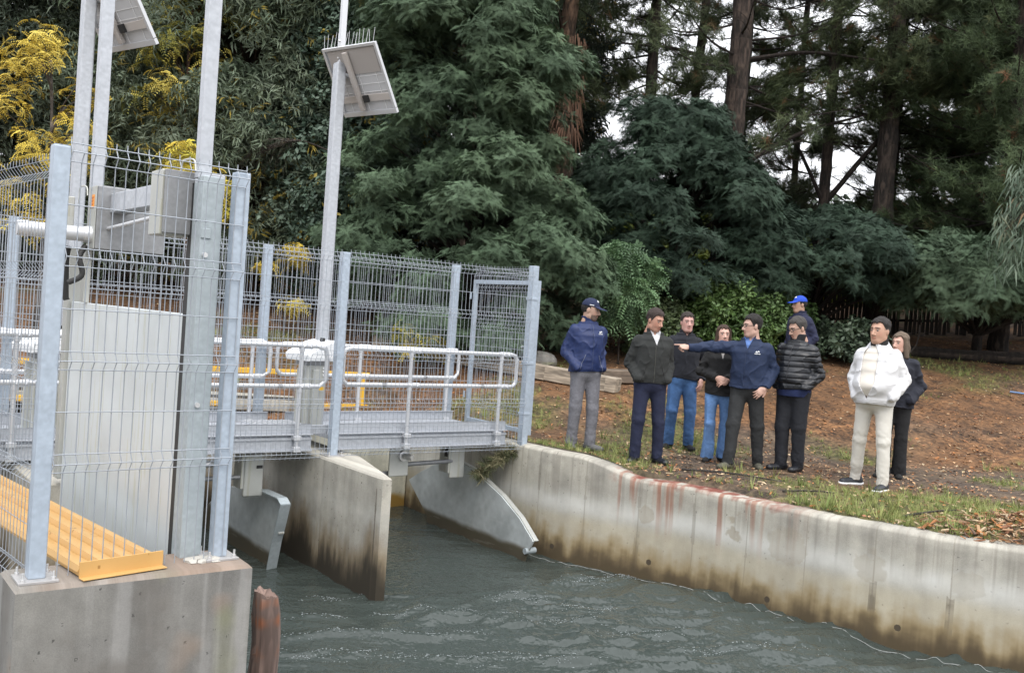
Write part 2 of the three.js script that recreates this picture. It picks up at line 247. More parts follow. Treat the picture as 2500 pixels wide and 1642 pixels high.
// ---------- the sluice: concrete, fences, footbridge, gates, masts ----------
const S = (name, label, cat, base, group) => { const o = sluice(name, label, cat, base, group); o.base = base; return o; };
function sp(name, gs, mat, parent, kind) { // a part whose shape is given in sluice coordinates
  let p = parent; while (!p.base) p = p.parent; const g = merged(gs); g.translate(-p.base[0], -p.base[1], -p.base[2]); g.userData.ready = true;
  return part(name, g, mat, parent, kind);
}
// --- concrete
const dampTex = concreteTex(1024, 1024, 2.4, 2.4, [160, 156, 147], (c, x, y) => { // y = 0 at -1.8
  const r = fbm(x * 3, 5, 0, 4), g = fbm(x * 7, y * 7, 0, 4), alg = 1.28 + 0.5 * (r - 0.5);
  mixc(c, [205, 204, 198], 0.5 * Math.exp(-(((y - 1.5) / 0.12) ** 2)) * g); const h = fbm(x * 21, y * 5, 0, 4); mixc(c, [120, 102, 76], 0.7 * sstep(alg + 0.1, alg - 0.2, y + 0.2 * (h - 0.5) + 0.1 * (g - 0.5))); mixc(c, [48, 43, 34], 0.9 * sstep(alg - 0.1, alg - 0.38, y + 0.22 * (h - 0.5) + 0.08 * (g - 0.5)));
  if (Math.abs(x - 1.02) < 0.006 + 0.02 * clamp(g - 0.5) && y < 1.75) mixc(c, [70, 62, 52], 0.55);
});
const algaeTex = concreteTex(512, 512, 2.4, 2.4, [186, 184, 170], (c, x, y) => { const g = fbm(x * 6, y * 6, 0, 4), e = 0.95 + 0.16 * (fbm(x * 2, 1) - 0.5); mixc(c, [150, 112, 40], 0.85 * sstep(e + 0.03, e - 0.08, y + 0.12 * (g - 0.5))); mixc(c, [70, 60, 34], 0.8 * sstep(e - 0.2, e - 0.32, y)); });
const nearTex = concreteTex(1024, 1024, 1.6, 1.6, [120, 118, 114], (c, x, y) => {
  const st = contrast(fbm(x * 13, y * 0.8, 0, 4), 2.6), g = fbm(x * 5, y * 5, 0, 4); mixc(c, [170, 168, 166], 0.3 * clamp((st - 0.62) * 3)); mixc(c, [98, 93, 87], 0.5 * clamp((g - 0.5) * 4));
  mixc(c, [150, 120, 98], 0.5 * clamp((fbm(x * 2.4 + 7, y * 2.4, 0, 3) - 0.55) * 6)); mixc(c, [120, 122, 84], 0.5 * clamp((fbm(x * 3 + 1, y * 2, 0, 3) - 0.6) * 6));
});
const concMat = (t) => std(0xffffff, 0.9, 0, { map: t, bumpMap: t, bumpScale: 0.004 });
const damp = concMat(dampTex), algae = concMat(algaeTex), nearC = concMat(nearTex);
const uvScale = (g, s, dx, dy, pick) => { const p = g.attributes.position, n = g.attributes.normal, uv = new Float32Array(p.count * 2); for (let i = 0; i < p.count; i++) { const q = pick(p.getX(i), p.getY(i), p.getZ(i), n.getX(i), n.getY(i), n.getZ(i)); uv[2 * i] = (q[0] + dx) / s; uv[2 * i + 1] = (q[1] + dy) / s; } g.setAttribute('uv', new THREE.BufferAttribute(uv, 2)); g.userData.ownUV = true; return g; };
const side = (x, y, z, nx, ny, nz) => (Math.abs(ny) > 0.7 ? [x + 0.1, 0.05 + 0.08 * z] : Math.abs(nx) > Math.abs(nz) ? [z, y] : [x, y]);
function slabXZ(pts, y0, y1, bevel = 0.015) { const g = poly(pts.map(([x, z]) => [x, -z]), y1 - y0 - 2 * bevel, bevel); g.rotateX(-Math.PI / 2); g.translate(0, y0 + bevel, 0); return g.toNonIndexed ? (g.index ? g.toNonIndexed() : g) : g; }
{
  const pier = S('concrete_pier', 'pale weathered concrete pier standing in the water between the two open gates', 'pier', [0, -1.8, 0]);
  sp('pier_body', uvScale(slabXZ([[-0.07, -2.2], [-0.07, 1.2], [-0.06, 1.29], [-0.01, 1.31], [0.3, 0.2], [0.34, -2.2]], -1.8, 0.055), 2.4, 2.2, 1.8, side), damp, pier);
  const back = S('sill_wall', 'concrete sill wall stained by orange algae at the back of the gate bays', 'wall', [0, -1.8, -2.3]);
  sp('wall_panel', uvScale(span(-5.6, -0.07, -1.8, 0.06, -2.42, -2.2, 0.01), 2.4, 0, 1.8, side), damp, back);
  sp('wall_panel', uvScale(span(0.36, 2.36, -1.8, 0.06, -2.42, -2.2, 0.01), 2.4, 0, 1.8, side), algae, back);
  const p2 = S('concrete_pier', 'narrow concrete pier under the far guide of the grey slide gate', 'pier', [-2.5, -1.8, 0]);
  sp('pier_body', uvScale(span(-2.72, -2.42, -1.8, 0.05, -2.19, 0.84, 0.012), 2.4, 2.2, 1.8, side), damp, p2);
  const blk = S('concrete_wall', 'grey foreground concrete wall carrying two fence posts and the yellow plank', 'wall', [-2.82, -1.8, 3.6]);
  sp('wall_body', uvScale(slabXZ([[-3.372, 3.78], [-2.315, 3.78], [-2.305, 3.45], [-3.372, 3.45]], -1.8, 0.16, 0.018), 1.6, 3.4, 0.9, side), nearC, blk);
  const hole = (n, x, y, r, c) => sp(n, [new THREE.TorusGeometry(r, r * 0.28, 6, 18).translate(x, y, 3.785), new THREE.CircleGeometry(r * 0.8, 16).translate(x, y, 3.784)], c, blk);
  hole('pipe_end', -3.19, -0.125, 0.011, M.orange); hole('form_hole', -2.755, -0.135, 0.013, M.black);
  const rr = rngOf(5), lump = []; for (let i = 0; i < 9; i++) { const g = new THREE.DodecahedronGeometry(0.022 + rr() * 0.02, 0); g.scale(1.5, 0.5, 1); g.rotateY(rr() * 6); lump.push(g.translate(-2.6 + rr() * 0.2, 0.163, 3.58 + rr() * 0.08)); }
  sp('mortar_lumps', lump, std(lin(0.42, 0.40, 0.36), 0.95), blk, 'stuff');
}
// --- welded mesh panels with folds; shape along x from 0 to L, foot at y = 0
function meshPanel(L, H, step = 0.05, r = 0.0026, bulge = 0.034, folds = [0.05, 0.525, 1.0, 1.475, 1.95]) {
  const gs = [], off = 2.0 - H, fs = folds.filter((f) => f - off > 0.02).map((f) => f - off), prof = [[-0.03, 0]];
  for (const f of fs) prof.push([f - 0.042, 0], [f, bulge], [f + 0.042, 0]);
  prof.push([H + 0.02, 0]);
  const n = Math.floor(L / step), pos = [], idx = [];
  for (let i = 0; i <= n; i++) { const x = (L - n * step) / 2 + i * step, b0 = pos.length / 3; prof.forEach(([y, z]) => { for (const [a, b] of [[1, 0], [0, 1], [-1, 0], [0, -1]]) pos.push(x + a * r, y, z + b * r); }); for (let k = 0; k < prof.length - 1; k++) for (let s = 0; s < 4; s++) { const a = b0 + k * 4 + s, b = b0 + k * 4 + ((s + 1) % 4); idx.push(a, a + 4, b, b, a + 4, b + 4); } }
  const g = new THREE.BufferGeometry(); g.setAttribute('position', new THREE.Float32BufferAttribute(pos, 3)); g.setIndex(idx); g.computeVertexNormals(); gs.push(g);
  const hz = []; fs.forEach((f, i) => { hz.push([f - 0.042, 0.005], [f, bulge + 0.005], [f + 0.042, 0.005]); if (i < fs.length - 1) hz.push([(f + fs[i + 1]) / 2, 0.005]); });
  for (const [y, z] of hz) { const c = new THREE.CylinderGeometry(r * 1.05, r * 1.05, L, 5, 1); c.rotateZ(Math.PI / 2); gs.push(c.translate(L / 2, y, z)); }
  return merged(gs);
}
const post = (x, z, y0, y1, w = 0.075) => [rbox(w, y1 - y0, w, x, (y0 + y1) / 2, z, 0.007), box(w - 0.006, 0.004, w - 0.006, x, y1 + 0.001, z)];
function basePlate(parent, x, y, z, s = 0.17) {
  sp('base_plate', rbox(s, 0.012, s, x, y + 0.006, z, 0.002), std(lin(0.48, 0.46, 0.44), 0.6, 0.4, { map: zincTex }), parent);
  for (const a of [-1, 1]) for (const b of [-1, 1]) { const bx = x + a * s * 0.38, bz = z + b * s * 0.38; sp('anchor_bolt', [new THREE.CylinderGeometry(0.011, 0.011, 0.012, 6).translate(bx, y + 0.018, bz), new THREE.CylinderGeometry(0.006, 0.006, 0.04, 6).translate(bx, y + 0.03, bz)], M.bolt, parent); }
}
const wires = (parent, x, y, z, L, H, turn = 0, bulge, step, r = 0.0026) => { const g = meshPanel(L, H, step, r, bulge); g.rotateY(turn); g.translate(x, y, z); sp('wire_panel', g, M.wire, parent, 'stuff'); };
{
  const f = S('mesh_fence', 'close welded wire fence panel between two galvanised posts on the foreground wall', 'fence', [-2.84, 0.16, 3.65]);
  sp('post', post(-3.285, 3.66, 0.17, 2.145), M.zinc, f); sp('post', post(-2.41, 3.6, 0.17, 2.155), M.zinc, f);
  basePlate(f, -3.285, 0.16, 3.66); basePlate(f, -2.41, 0.16, 3.6);
  wires(f, -3.25, 0.2, 3.69, 0.85, 1.97, Math.atan2(0.045, 0.85), 0.034);
  const l = S('mesh_fence', 'wire fence panel running back from the nearest post along the yellow plank', 'fence', [-3.3, 0.16, 3.62]); l.rotation.y += 0.1;
  wires(l, -3.3, 0.1, 3.62, 2.9, 2.0, Math.PI / 2, 0.034, 0.05, 0.0019); sp('post', post(-3.3, 0.68, 0.1, 2.15), M.zinc, l);
  const b = S('mesh_fence', 'long wire mesh fence with bright posts along the front of the footbridge', 'fence', [-0.4, 0.05, 0.06]);
  sp('post', post(0.06, 0.08, 0.06, 2.04, 0.08), M.zinc, b); sp('post', post(2.45, 0.06, 0.09, 2.12, 0.085), M.zinc, b); sp('post', post(-3.2, 0.06, 0.09, 2.08), M.zinc, b);
  basePlate(b, 0.06, 0.052, 0.08, 0.18);
  for (const [y, x] of [[1.75, 2.45], [1.02, 2.45], [0.45, 2.45]]) sp('clamp', rbox(0.1, 0.03, 0.1, x, y, 0.06, 0.004), M.zinc, b);
  wires(b, -3.16, 0.06, 0.11, 3.18, 1.98, 0, 0.034); wires(b, 0.1, 0.07, 0.11, 2.31, 1.98, 0, 0.034);
  const k = S('mesh_fence', 'wire mesh fence with galvanised posts along the far side of the footbridge', 'fence', [-0.4, 0.05, -1.28]);
  for (const x of [-2.6, -0.15, 2.3]) sp('post', post(x, -1.28, 0.0, 2.12, 0.085), M.zinc, k);
  wires(k, -4.6, 0.08, -1.3, 1.98, 2.0, 0, 0.034); wires(k, -2.56, 0.08, -1.3, 2.37, 2.0, 0, 0.034); wires(k, -0.1, 0.08, -1.3, 2.36, 2.0, 0, 0.034);
  const g = S('mesh_gate', 'galvanised framed wire mesh gate closing the right end of the footbridge', 'gate', [2.52, 0.2, -0.6]);
  const gx = 2.535, st = (z) => rbox(0.05, 1.76, 0.05, gx, 1.08, z, 0.005);
  sp('frame', [st(-1.16), st(0.05), rbox(0.05, 0.05, 1.16, gx, 1.935, -0.555, 0.005), rbox(0.05, 0.05, 1.16, gx, 0.235, -0.555, 0.005)], M.zinc, g);
  wires(g, gx, 0.26, 0.02, 1.15, 1.66, Math.PI / 2, -0.034);
  { const t = meshPanel(1.2, 0.13); t.rotateY(Math.PI / 2); t.translate(2.5, 1.97, 0.02); sp('top_wires', t, M.wire, g, 'stuff'); }
  sp('latch', [rbox(0.05, 0.16, 0.05, gx - 0.03, 1.18, -0.01), bar(V(gx, 1.2, -0.03), V(gx - 0.12, 1.2, -0.03), 0.01)], M.rail, g);
  for (const y of [0.5, 1.72]) sp('hinge', bar(V(gx - 0.05, y, -1.19), V(gx - 0.05, y + 0.08, -1.19), 0.014), M.zinc, g);
}
// --- footbridge
{
  const d = S('footbridge', 'aluminium footbridge with low toe boards crossing the two gate bays', 'footbridge', [-0.5, 0.08, -0.6]);
  for (const [x0, x1] of [[-5.2, -0.1], [0.1, 2.3]]) {
    sp('deck', [span(x0, x1, 0.19, 0.235, -1.14, -0.1, 0.003)], M.alu, d);
    sp('side_beam', [span(x0, x1, 0.085, 0.225, -0.1, -0.06, 0.006), span(x0, x1, 0.085, 0.1, -0.06, -0.03, 0.003), span(x0, x1, 0.195, 0.215, -0.06, -0.045, 0.003), span(x0, x1, 0.242, 0.256, -0.09, -0.028, 0.003)], M.alu, d);
    sp('side_beam', span(x0, x1, 0.085, 0.225, -1.18, -1.14, 0.006), M.alu, d);
    sp('toe_board', [span(x0, x1, 0.257, 0.345, -0.09, -0.08, 0.002), span(x0, x1, 0.337, 0.345, -0.105, -0.08, 0.002)], M.alu, d);
    sp('toe_board', [span(x0, x1, 0.236, 0.34, -1.15, -1.14, 0.002), span(x0, x1, 0.332, 0.34, -1.14, -1.12, 0.002)], M.alu, d);
  }
  sp('gap_plate', span(-0.1, 0.1, 0.24, 0.33, -0.14, -0.12), M.alu, d);
  const q = []; for (let i = 0; i < 9; i++) for (let j = 0; j < 4; j++) { const t = new THREE.OctahedronGeometry(0.024, 0); t.scale(1, 0.25, 1); q.push(t.translate(-0.66 + i * 0.055, 0.349, -0.15 - j * 0.07 - (i % 2) * 0.03)); }
  const cp = sp('chequer_plate', span(-0.7, -0.18, 0.335, 0.345, -0.42, -0.1), M.alu, d); sp('raised_diamonds', q, M.rail, cp, 'stuff');
}
function handrail(label, z, x0, x1, bend0, bend1, yTop, yMid, posts, y0, group) {
  const h = S('handrail', label, 'handrail', [(x0 + x1) / 2, y0, z], group), r = 0.0225, B = 0.07;
  const loop = []; const arc = (cx, cy, a0, a1) => { for (let i = 0; i <= 5; i++) { const a = lerp(a0, a1, i / 5); loop.push(V(cx + B * Math.cos(a), cy + B * Math.sin(a), z)); } };
  const P = Math.PI;
  if (bend0) { loop.push(V(x0 + 0.5, yMid, z), V(x0 + 0.25, yMid, z)); arc(x0 + B, yMid + B, 1.5 * P, P); arc(x0 + B, yTop - B, P, 0.5 * P); loop.push(V(x0 + 0.25, yTop, z)); } else loop.push(V(x0, yTop, z), V(x0 + 0.3, yTop, z));
  for (let x = x0 + 0.5; x < x1 - 0.4; x += 0.4) loop.push(V(x, yTop, z));
  if (bend1) { loop.push(V(x1 - 0.25, yTop, z)); arc(x1 - B, yTop - B, 0.5 * P, 0); arc(x1 - B, yMid + B, 0, -0.5 * P); loop.push(V(x1 - 0.25, yMid, z), V(x1 - 0.5, yMid, z)); } else loop.push(V(x1, yTop, z));
  sp('top_rail', tube(loop, r, 10, 2), M.rail, h);
  sp('mid_rail', bar(V(x0 + (bend0 ? 0.45 : 0), yMid, z), V(x1 - (bend1 ? 0.45 : 0), yMid, z), r, r, 10), M.rail, h);
  for (const x of posts) {
    sp('post', bar(V(x, y0, z), V(x, yTop, z), 0.021, 0.021, 10), M.rail, h);
    for (const y of [yTop, yMid]) sp('fitting', [bar(V(x - 0.03, y, z), V(x + 0.11, y, z), 0.029, 0.029, 10), bar(V(x, y - 0.06, z), V(x, y, z), 0.027, 0.027, 10), ...[0.01, 0.08].map((o) => new THREE.SphereGeometry(0.011, 6, 5).translate(x + o, y - 0.008, z + 0.028))], M.rail, h);
    for (const [ch, cy] of [[0.05, 0.03], [0.04, 0.14]]) sp('clamp', rbox(0.075, ch, 0.075, x, y0 + cy, z), M.rail, h);
  }
}
handrail('bright tube handrail of the left footbridge span, ending in a bend at the pier', -0.02, -5.2, -0.01, false, true, 1.11, 0.72, [-2.75, -1.5, -0.28], 0.08, 'tube handrails along the footbridge');
handrail('bright tube handrail of the right footbridge span, ending in a bend before the gate', -0.02, 0.17, 2.36, true, true, 1.105, 0.745, [0.955, 2.14], 0.08, 'tube handrails along the footbridge');
handrail('rear tube handrail behind the left footbridge span and its control pedestal', -1.16, -5.2, -0.1, false, true, 1.085, 0.715, [-2.75, -1.5, -0.3], 0.1, 'tube handrails along the footbridge');
handrail('rear tube handrail behind the right footbridge span', -1.16, -0.02, 2.35, true, true, 1.075, 0.74, [0.99, 2.2], 0.1, 'tube handrails along the footbridge');
// --- control pedestals, solar masts
function pedestal(label, x) {
  const z = -0.6, p = S('control_pedestal', label, 'control pedestal', [x, 0.235, z], 'hooded control pedestals on the footbridge');
  sp('column', [rbox(0.2, 0.66, 0.24, x, 0.565, z, 0.01), rbox(0.07, 0.6, 0.05, x - 0.02, 0.55, z + 0.14, 0.006), rbox(0.05, 0.6, 0.07, x - 0.12, 0.55, z - 0.02, 0.006)], M.steel, p);
  sp('hood_shade', rbox(0.24, 0.1, 0.26, x, 0.94, z, 0.01), M.steelDark, p);  // dark band painting the shadow gap beneath the hood
  const hood = poly([[-0.25, 0.0], [-0.26, 0.045], [-0.22, 0.075], [-0.02, 0.165], [0.08, 0.19], [0.17, 0.16], [0.2, 0.08], [0.2, 0.0]], 0.36, 0.012); hood.rotateY(Math.PI * 0.08); hood.translate(x + 0.02, 0.95, z - 0.2);
  const hd = sp('hood', hood, M.white, p); sp('knob', new THREE.CylinderGeometry(0.025, 0.03, 0.035, 10).translate(x + 0.1, 1.155, z), M.black, hd);
  sp('warning_sticker', box(0.06, 0.035, 0.003, x + 0.04, 0.66, z + 0.167), M.yellowRail, p);
  for (const o of [-0.035, 0, 0.035]) sp('dial', rbox(0.04, 0.02, 0.012, x + 0.08, 0.83 + o, z + 0.124), M.white, p);
}
pedestal('grey control pedestal with white hood beside the middle fence post', 0.12);
pedestal('grey control pedestal with white hood behind the nearest fence post', -2.42);
{
  const bx = 0.27, bz = -0.72, m = S('solar_mast', 'pale square mast with tilted solar panel beside the middle fence post', 'solar mast', [bx, 0.2, bz], 'solar masts on the footbridge');
  sp('mast', [rbox(0.115, 3.86, 0.115, bx, 2.13, bz, 0.02)], M.alu, m);
  const up = sp('upper_tube', [rbox(0.062, 1.9, 0.062, bx + 0.005, 4.9, bz, 0.01)], M.rail, m);
  for (const y of [4.1, 4.28]) sp('bolt', new THREE.SphereGeometry(0.014, 6, 5).translate(bx - 0.035, y, bz + 0.02), M.bolt, up);
  // panel: own axes w (to the right, nearer), s (downhill, away), n (its sunlit side)
  const w = V(0.82, 0, 0.57), tilt = THREE.MathUtils.degToRad(57), dn = V(0.57 * Math.cos(tilt), -Math.sin(tilt), -0.82 * Math.cos(tilt)), n = V().crossVectors(dn, w).normalize(); if (n.y < 0) n.negate();
  const toS = (v) => V(v.dot(EX), v.y, v.dot(EZ)), mat = new THREE.Matrix4().makeBasis(toS(w), toS(dn).negate(), toS(n).multiplyScalar(toS(w).clone().cross(toS(dn).negate()).dot(toS(n)) > 0 ? 1 : -1));
  const c = V(bx + 0.16, 3.885, bz + 0.16), flip = toS(w).clone().cross(toS(dn).negate()).dot(toS(n)) > 0 ? 1 : -1, put = (g) => g.applyMatrix4(mat).translate(c.x, c.y, c.z);
  const PW = 0.76, PL = 0.74, k = flip; // +k z is the sunlit side
  const pan = sp('solar_panel', put(box(PW - 0.03, PL - 0.03, 0.006, 0, 0, 0.012 * k)), std(lin(0.50, 0.50, 0.51), 0.5), m);
  sp('panel_frame', [[PW, 0.03, 0, PL / 2 - 0.015], [PW, 0.05, 0, -PL / 2 + 0.02]].map(([a, b, x, y]) => put(rbox(a, b, 0.035, x, y, 0, 0.003))).concat([-1, 1].map((s) => put(rbox(0.03, PL - 0.081, 0.035, s * (PW / 2 - 0.015), 0.01, 0, 0.003)))), M.rail, pan);
  const cells = []; for (let j = 0; j < 4; j++) cells.push(put(box(PW - 0.08, 0.006, 0.004, 0, -0.02 - j * 0.085 + 0.06, 0.006 * k))); for (let i = 0; i < 3; i++) cells.push(put(box(0.005, 0.42, 0.0035, -0.24 + i * 0.24, -0.12, 0.006 * k)));
  sp('cell_lines', cells, std(lin(0.75, 0.75, 0.75), 0.6), pan, 'stuff');
  sp('backing_sheet', put(box(PW - 0.1, 0.26, 0.005, 0, 0.2, 0.0)), std(lin(0.36, 0.33, 0.31), 0.7), pan);
  for (const q of [rbox(0.055, 0.62, 0.04, -0.06, 0.0, -0.03 * k), rbox(PW - 0.06, 0.075, 0.02, 0, -0.19, -0.006 * k)]) sp('bracket', put(q), std(lin(0.5, 0.46, 0.43), 0.6, 0.2), m);
  sp('junction_box', put(rbox(0.07, 0.075, 0.03, 0.03, -0.19, -0.03 * k)), M.black, pan);
  const sk = []; for (let i = 0; i < 15; i++) { const x = -PW / 2 + 0.03 + (i * (PW - 0.06)) / 14, a = V(x, PL / 2, 0).applyMatrix4(mat).add(c), e = a.clone().add(V(0.05 * (hash(i, 3) - 0.5), 0.13 + 0.03 * hash(i, 4), 0.04 * (hash(i, 5) - 0.5))); sk.push(bar(a, e, 0.0028, 0.0022, 4)); }
  sp('bird_spikes', sk, M.rail, pan, 'stuff');
  sp('bracket', bar(V(bx, 3.95, bz), V(bx + 0.13, 3.92, bz + 0.1), 0.025), M.steelDark, m);
  const m2 = m.clone(); m2.name = numbered('solar_mast'); const p = W(-2.235, 0.2, -0.6); m2.position.copy(p); m2.position.y = 0.3; scene.add(m2); m2.userData = { ...m.userData, label: 'pale square mast with tilted solar panel rising behind the nearest fence post' };
}
// --- slide gate with its frame and drive
{
  const g = S('slide_gate', 'tall grey slide gate with steel guide posts, gearbox and cross beam', 'sluice gate', [-2.56, 0.1, 2.2]);
  sp('gate_plate', span(-2.575, -2.545, -1.19, 1.41, 0.91, 3.325, 0.006), M.plate, g);
  sp('groove_shade', [span(-2.576, -2.5, -1.2, 2.1, 3.327, 3.399, 0.002)], M.black, g);  // black strip set flush, painting the shade of the guide gap
  sp('guide_post', [span(-2.588, -2.478, -1.2, 2.125, 3.465, 3.55, 0.005), span(-2.582, -2.5, -1.2, 2.1, 3.4, 3.463, 0.004)], M.steelBlue, g);
  
  sp('guide_post', span(-2.6, -2.45, 0.1, 1.8, 0.78, 0.9, 0.005), M.steel, g); sp('lifting_rod', span(-2.6, -2.56, 1.412, 1.8, 1.25, 1.34, 0.004), M.steel, g);
  for (const [y, z, x] of [[1.72, 3.552, -2.56], [0.95, 3.552, -2.55]]) sp('bolt', [new THREE.CylinderGeometry(0.014, 0.014, 0.03, 6).rotateX(Math.PI / 2).translate(x, y, z)], M.bolt, g);
  sp('cover_plate', rbox(0.05, 0.05, 0.008, -2.56, 1.83, 3.555, 0.003), M.steelBlue, g);
  sp('guide_mast', [span(-2.585, -2.515, 2.12, 4.6, 3.4, 3.46, 0.004)], M.alu, g);
  sp('guide_mast', [span(-2.59, -2.51, 1.9, 4.8, 1.28, 1.35, 0.004)], M.alu, g);
  const gb = sp('gearbox', [rbox(0.47, 0.44, 0.2, -2.35, 2.0, 1.4, 0.012)], M.steelDark, g);
  sp('gearbox_cover', [rbox(0.006, 0.43, 0.19, -2.589, 2.0, 1.4, 0.002)], M.steel, gb);
  sp('warning_label', [box(0.004, 0.09, 0.07, -2.594, 2.11, 1.42)], M.orange, gb);
  sp('label_print', [0, 1, 2].map((i) => box(0.004, 0.012, 0.05, -2.596, 2.09 + i * 0.022, 1.42)), std(lin(0.5, 0.14, 0.02), 0.6), gb, 'stuff');
  sp('cross_beam', [span(-2.5, -2.38, 2.04, 2.17, 1.5, 3.3, 0.006)], M.alu, g);
  sp('drive_shaft', bar(V(-2.5, 1.93, 1.48), V(-2.58, 1.96, 3.2), 0.014, 0.014, 10), M.rail, g);
  sp('motor', [bar(V(-2.58, 1.88, 1.4), V(-2.98, 1.88, 1.4), 0.05, 0.05, 16), bar(V(-2.98, 1.88, 1.4), V(-3.05, 1.88, 1.4), 0.056, 0.05, 16), bar(V(-2.58, 1.88, 1.4), V(-2.64, 1.88, 1.4), 0.062, 0.055, 16)], M.rail, g);
  const cab = sp('junction_box', [rbox(0.17, 0.34, 0.18, -2.645, 1.985, 3.245, 0.006)], M.steel, g);
  sp('door', [rbox(0.155, 0.33, 0.02, -2.64, 1.99, 3.347, 0.004)], M.steelDark, cab);
  sp('side_box', [rbox(0.1, 0.28, 0.12, -2.72, 2.0, 1.2, 0.006)], M.steel, g);
  for (const [x, z] of [[-2.62, 3.42], [-2.64, 1.36]]) sp('lifting_bail', tube([V(x, 2.1, z - 0.12), V(x, 2.2, z - 0.12), V(x, 2.215, z - 0.05), V(x, 2.2, z + 0.07), V(x, 2.14, z + 0.1)], 0.005, 6, 4), M.steel, g);
  sp('hose', tube([V(-2.62, 1.8, 1.4), V(-2.66, 1.72, 1.43), V(-2.64, 1.6, 1.44), V(-2.72, 1.54, 1.42)], 0.02, 8, 5), M.black, g);
  sp('hose', tube([V(-2.66, 1.8, 1.1), V(-2.67, 1.7, 1.1), V(-2.66, 1.45, 1.1), V(-2.65, 1.42, 1.1)], 0.022, 8, 5), M.black, g);
  const pk = S('yellow_plank', 'ribbed yellow metal plank with end angle resting on the foreground wall', 'walkway plank', [-2.915, 0.17, 3.7]); pk.rotation.y += 0.125;
  sp('plank_sheet', [span(-3.11, -2.72, 0.168, 0.185, -0.6, 3.69, 0.003)], M.yellow, pk);
  for (const x of [-3.085, -2.97, -2.855, -2.74]) { const r = poly([[-0.03, 0], [-0.018, 0.026], [0.018, 0.026], [0.03, 0]], 4.28, 0); sp('rib', r.translate(x, 0.186, -0.6), M.yellow, pk); }
  sp('end_angle', [rbox(0.41, 0.075, 0.008, -2.915, 0.205, 3.705, 0.002, 0, 0.05), rbox(0.41, 0.006, 0.05, -2.915, 0.168, 3.732, 0.002, 0, 0.05)], M.yellow, pk);
}
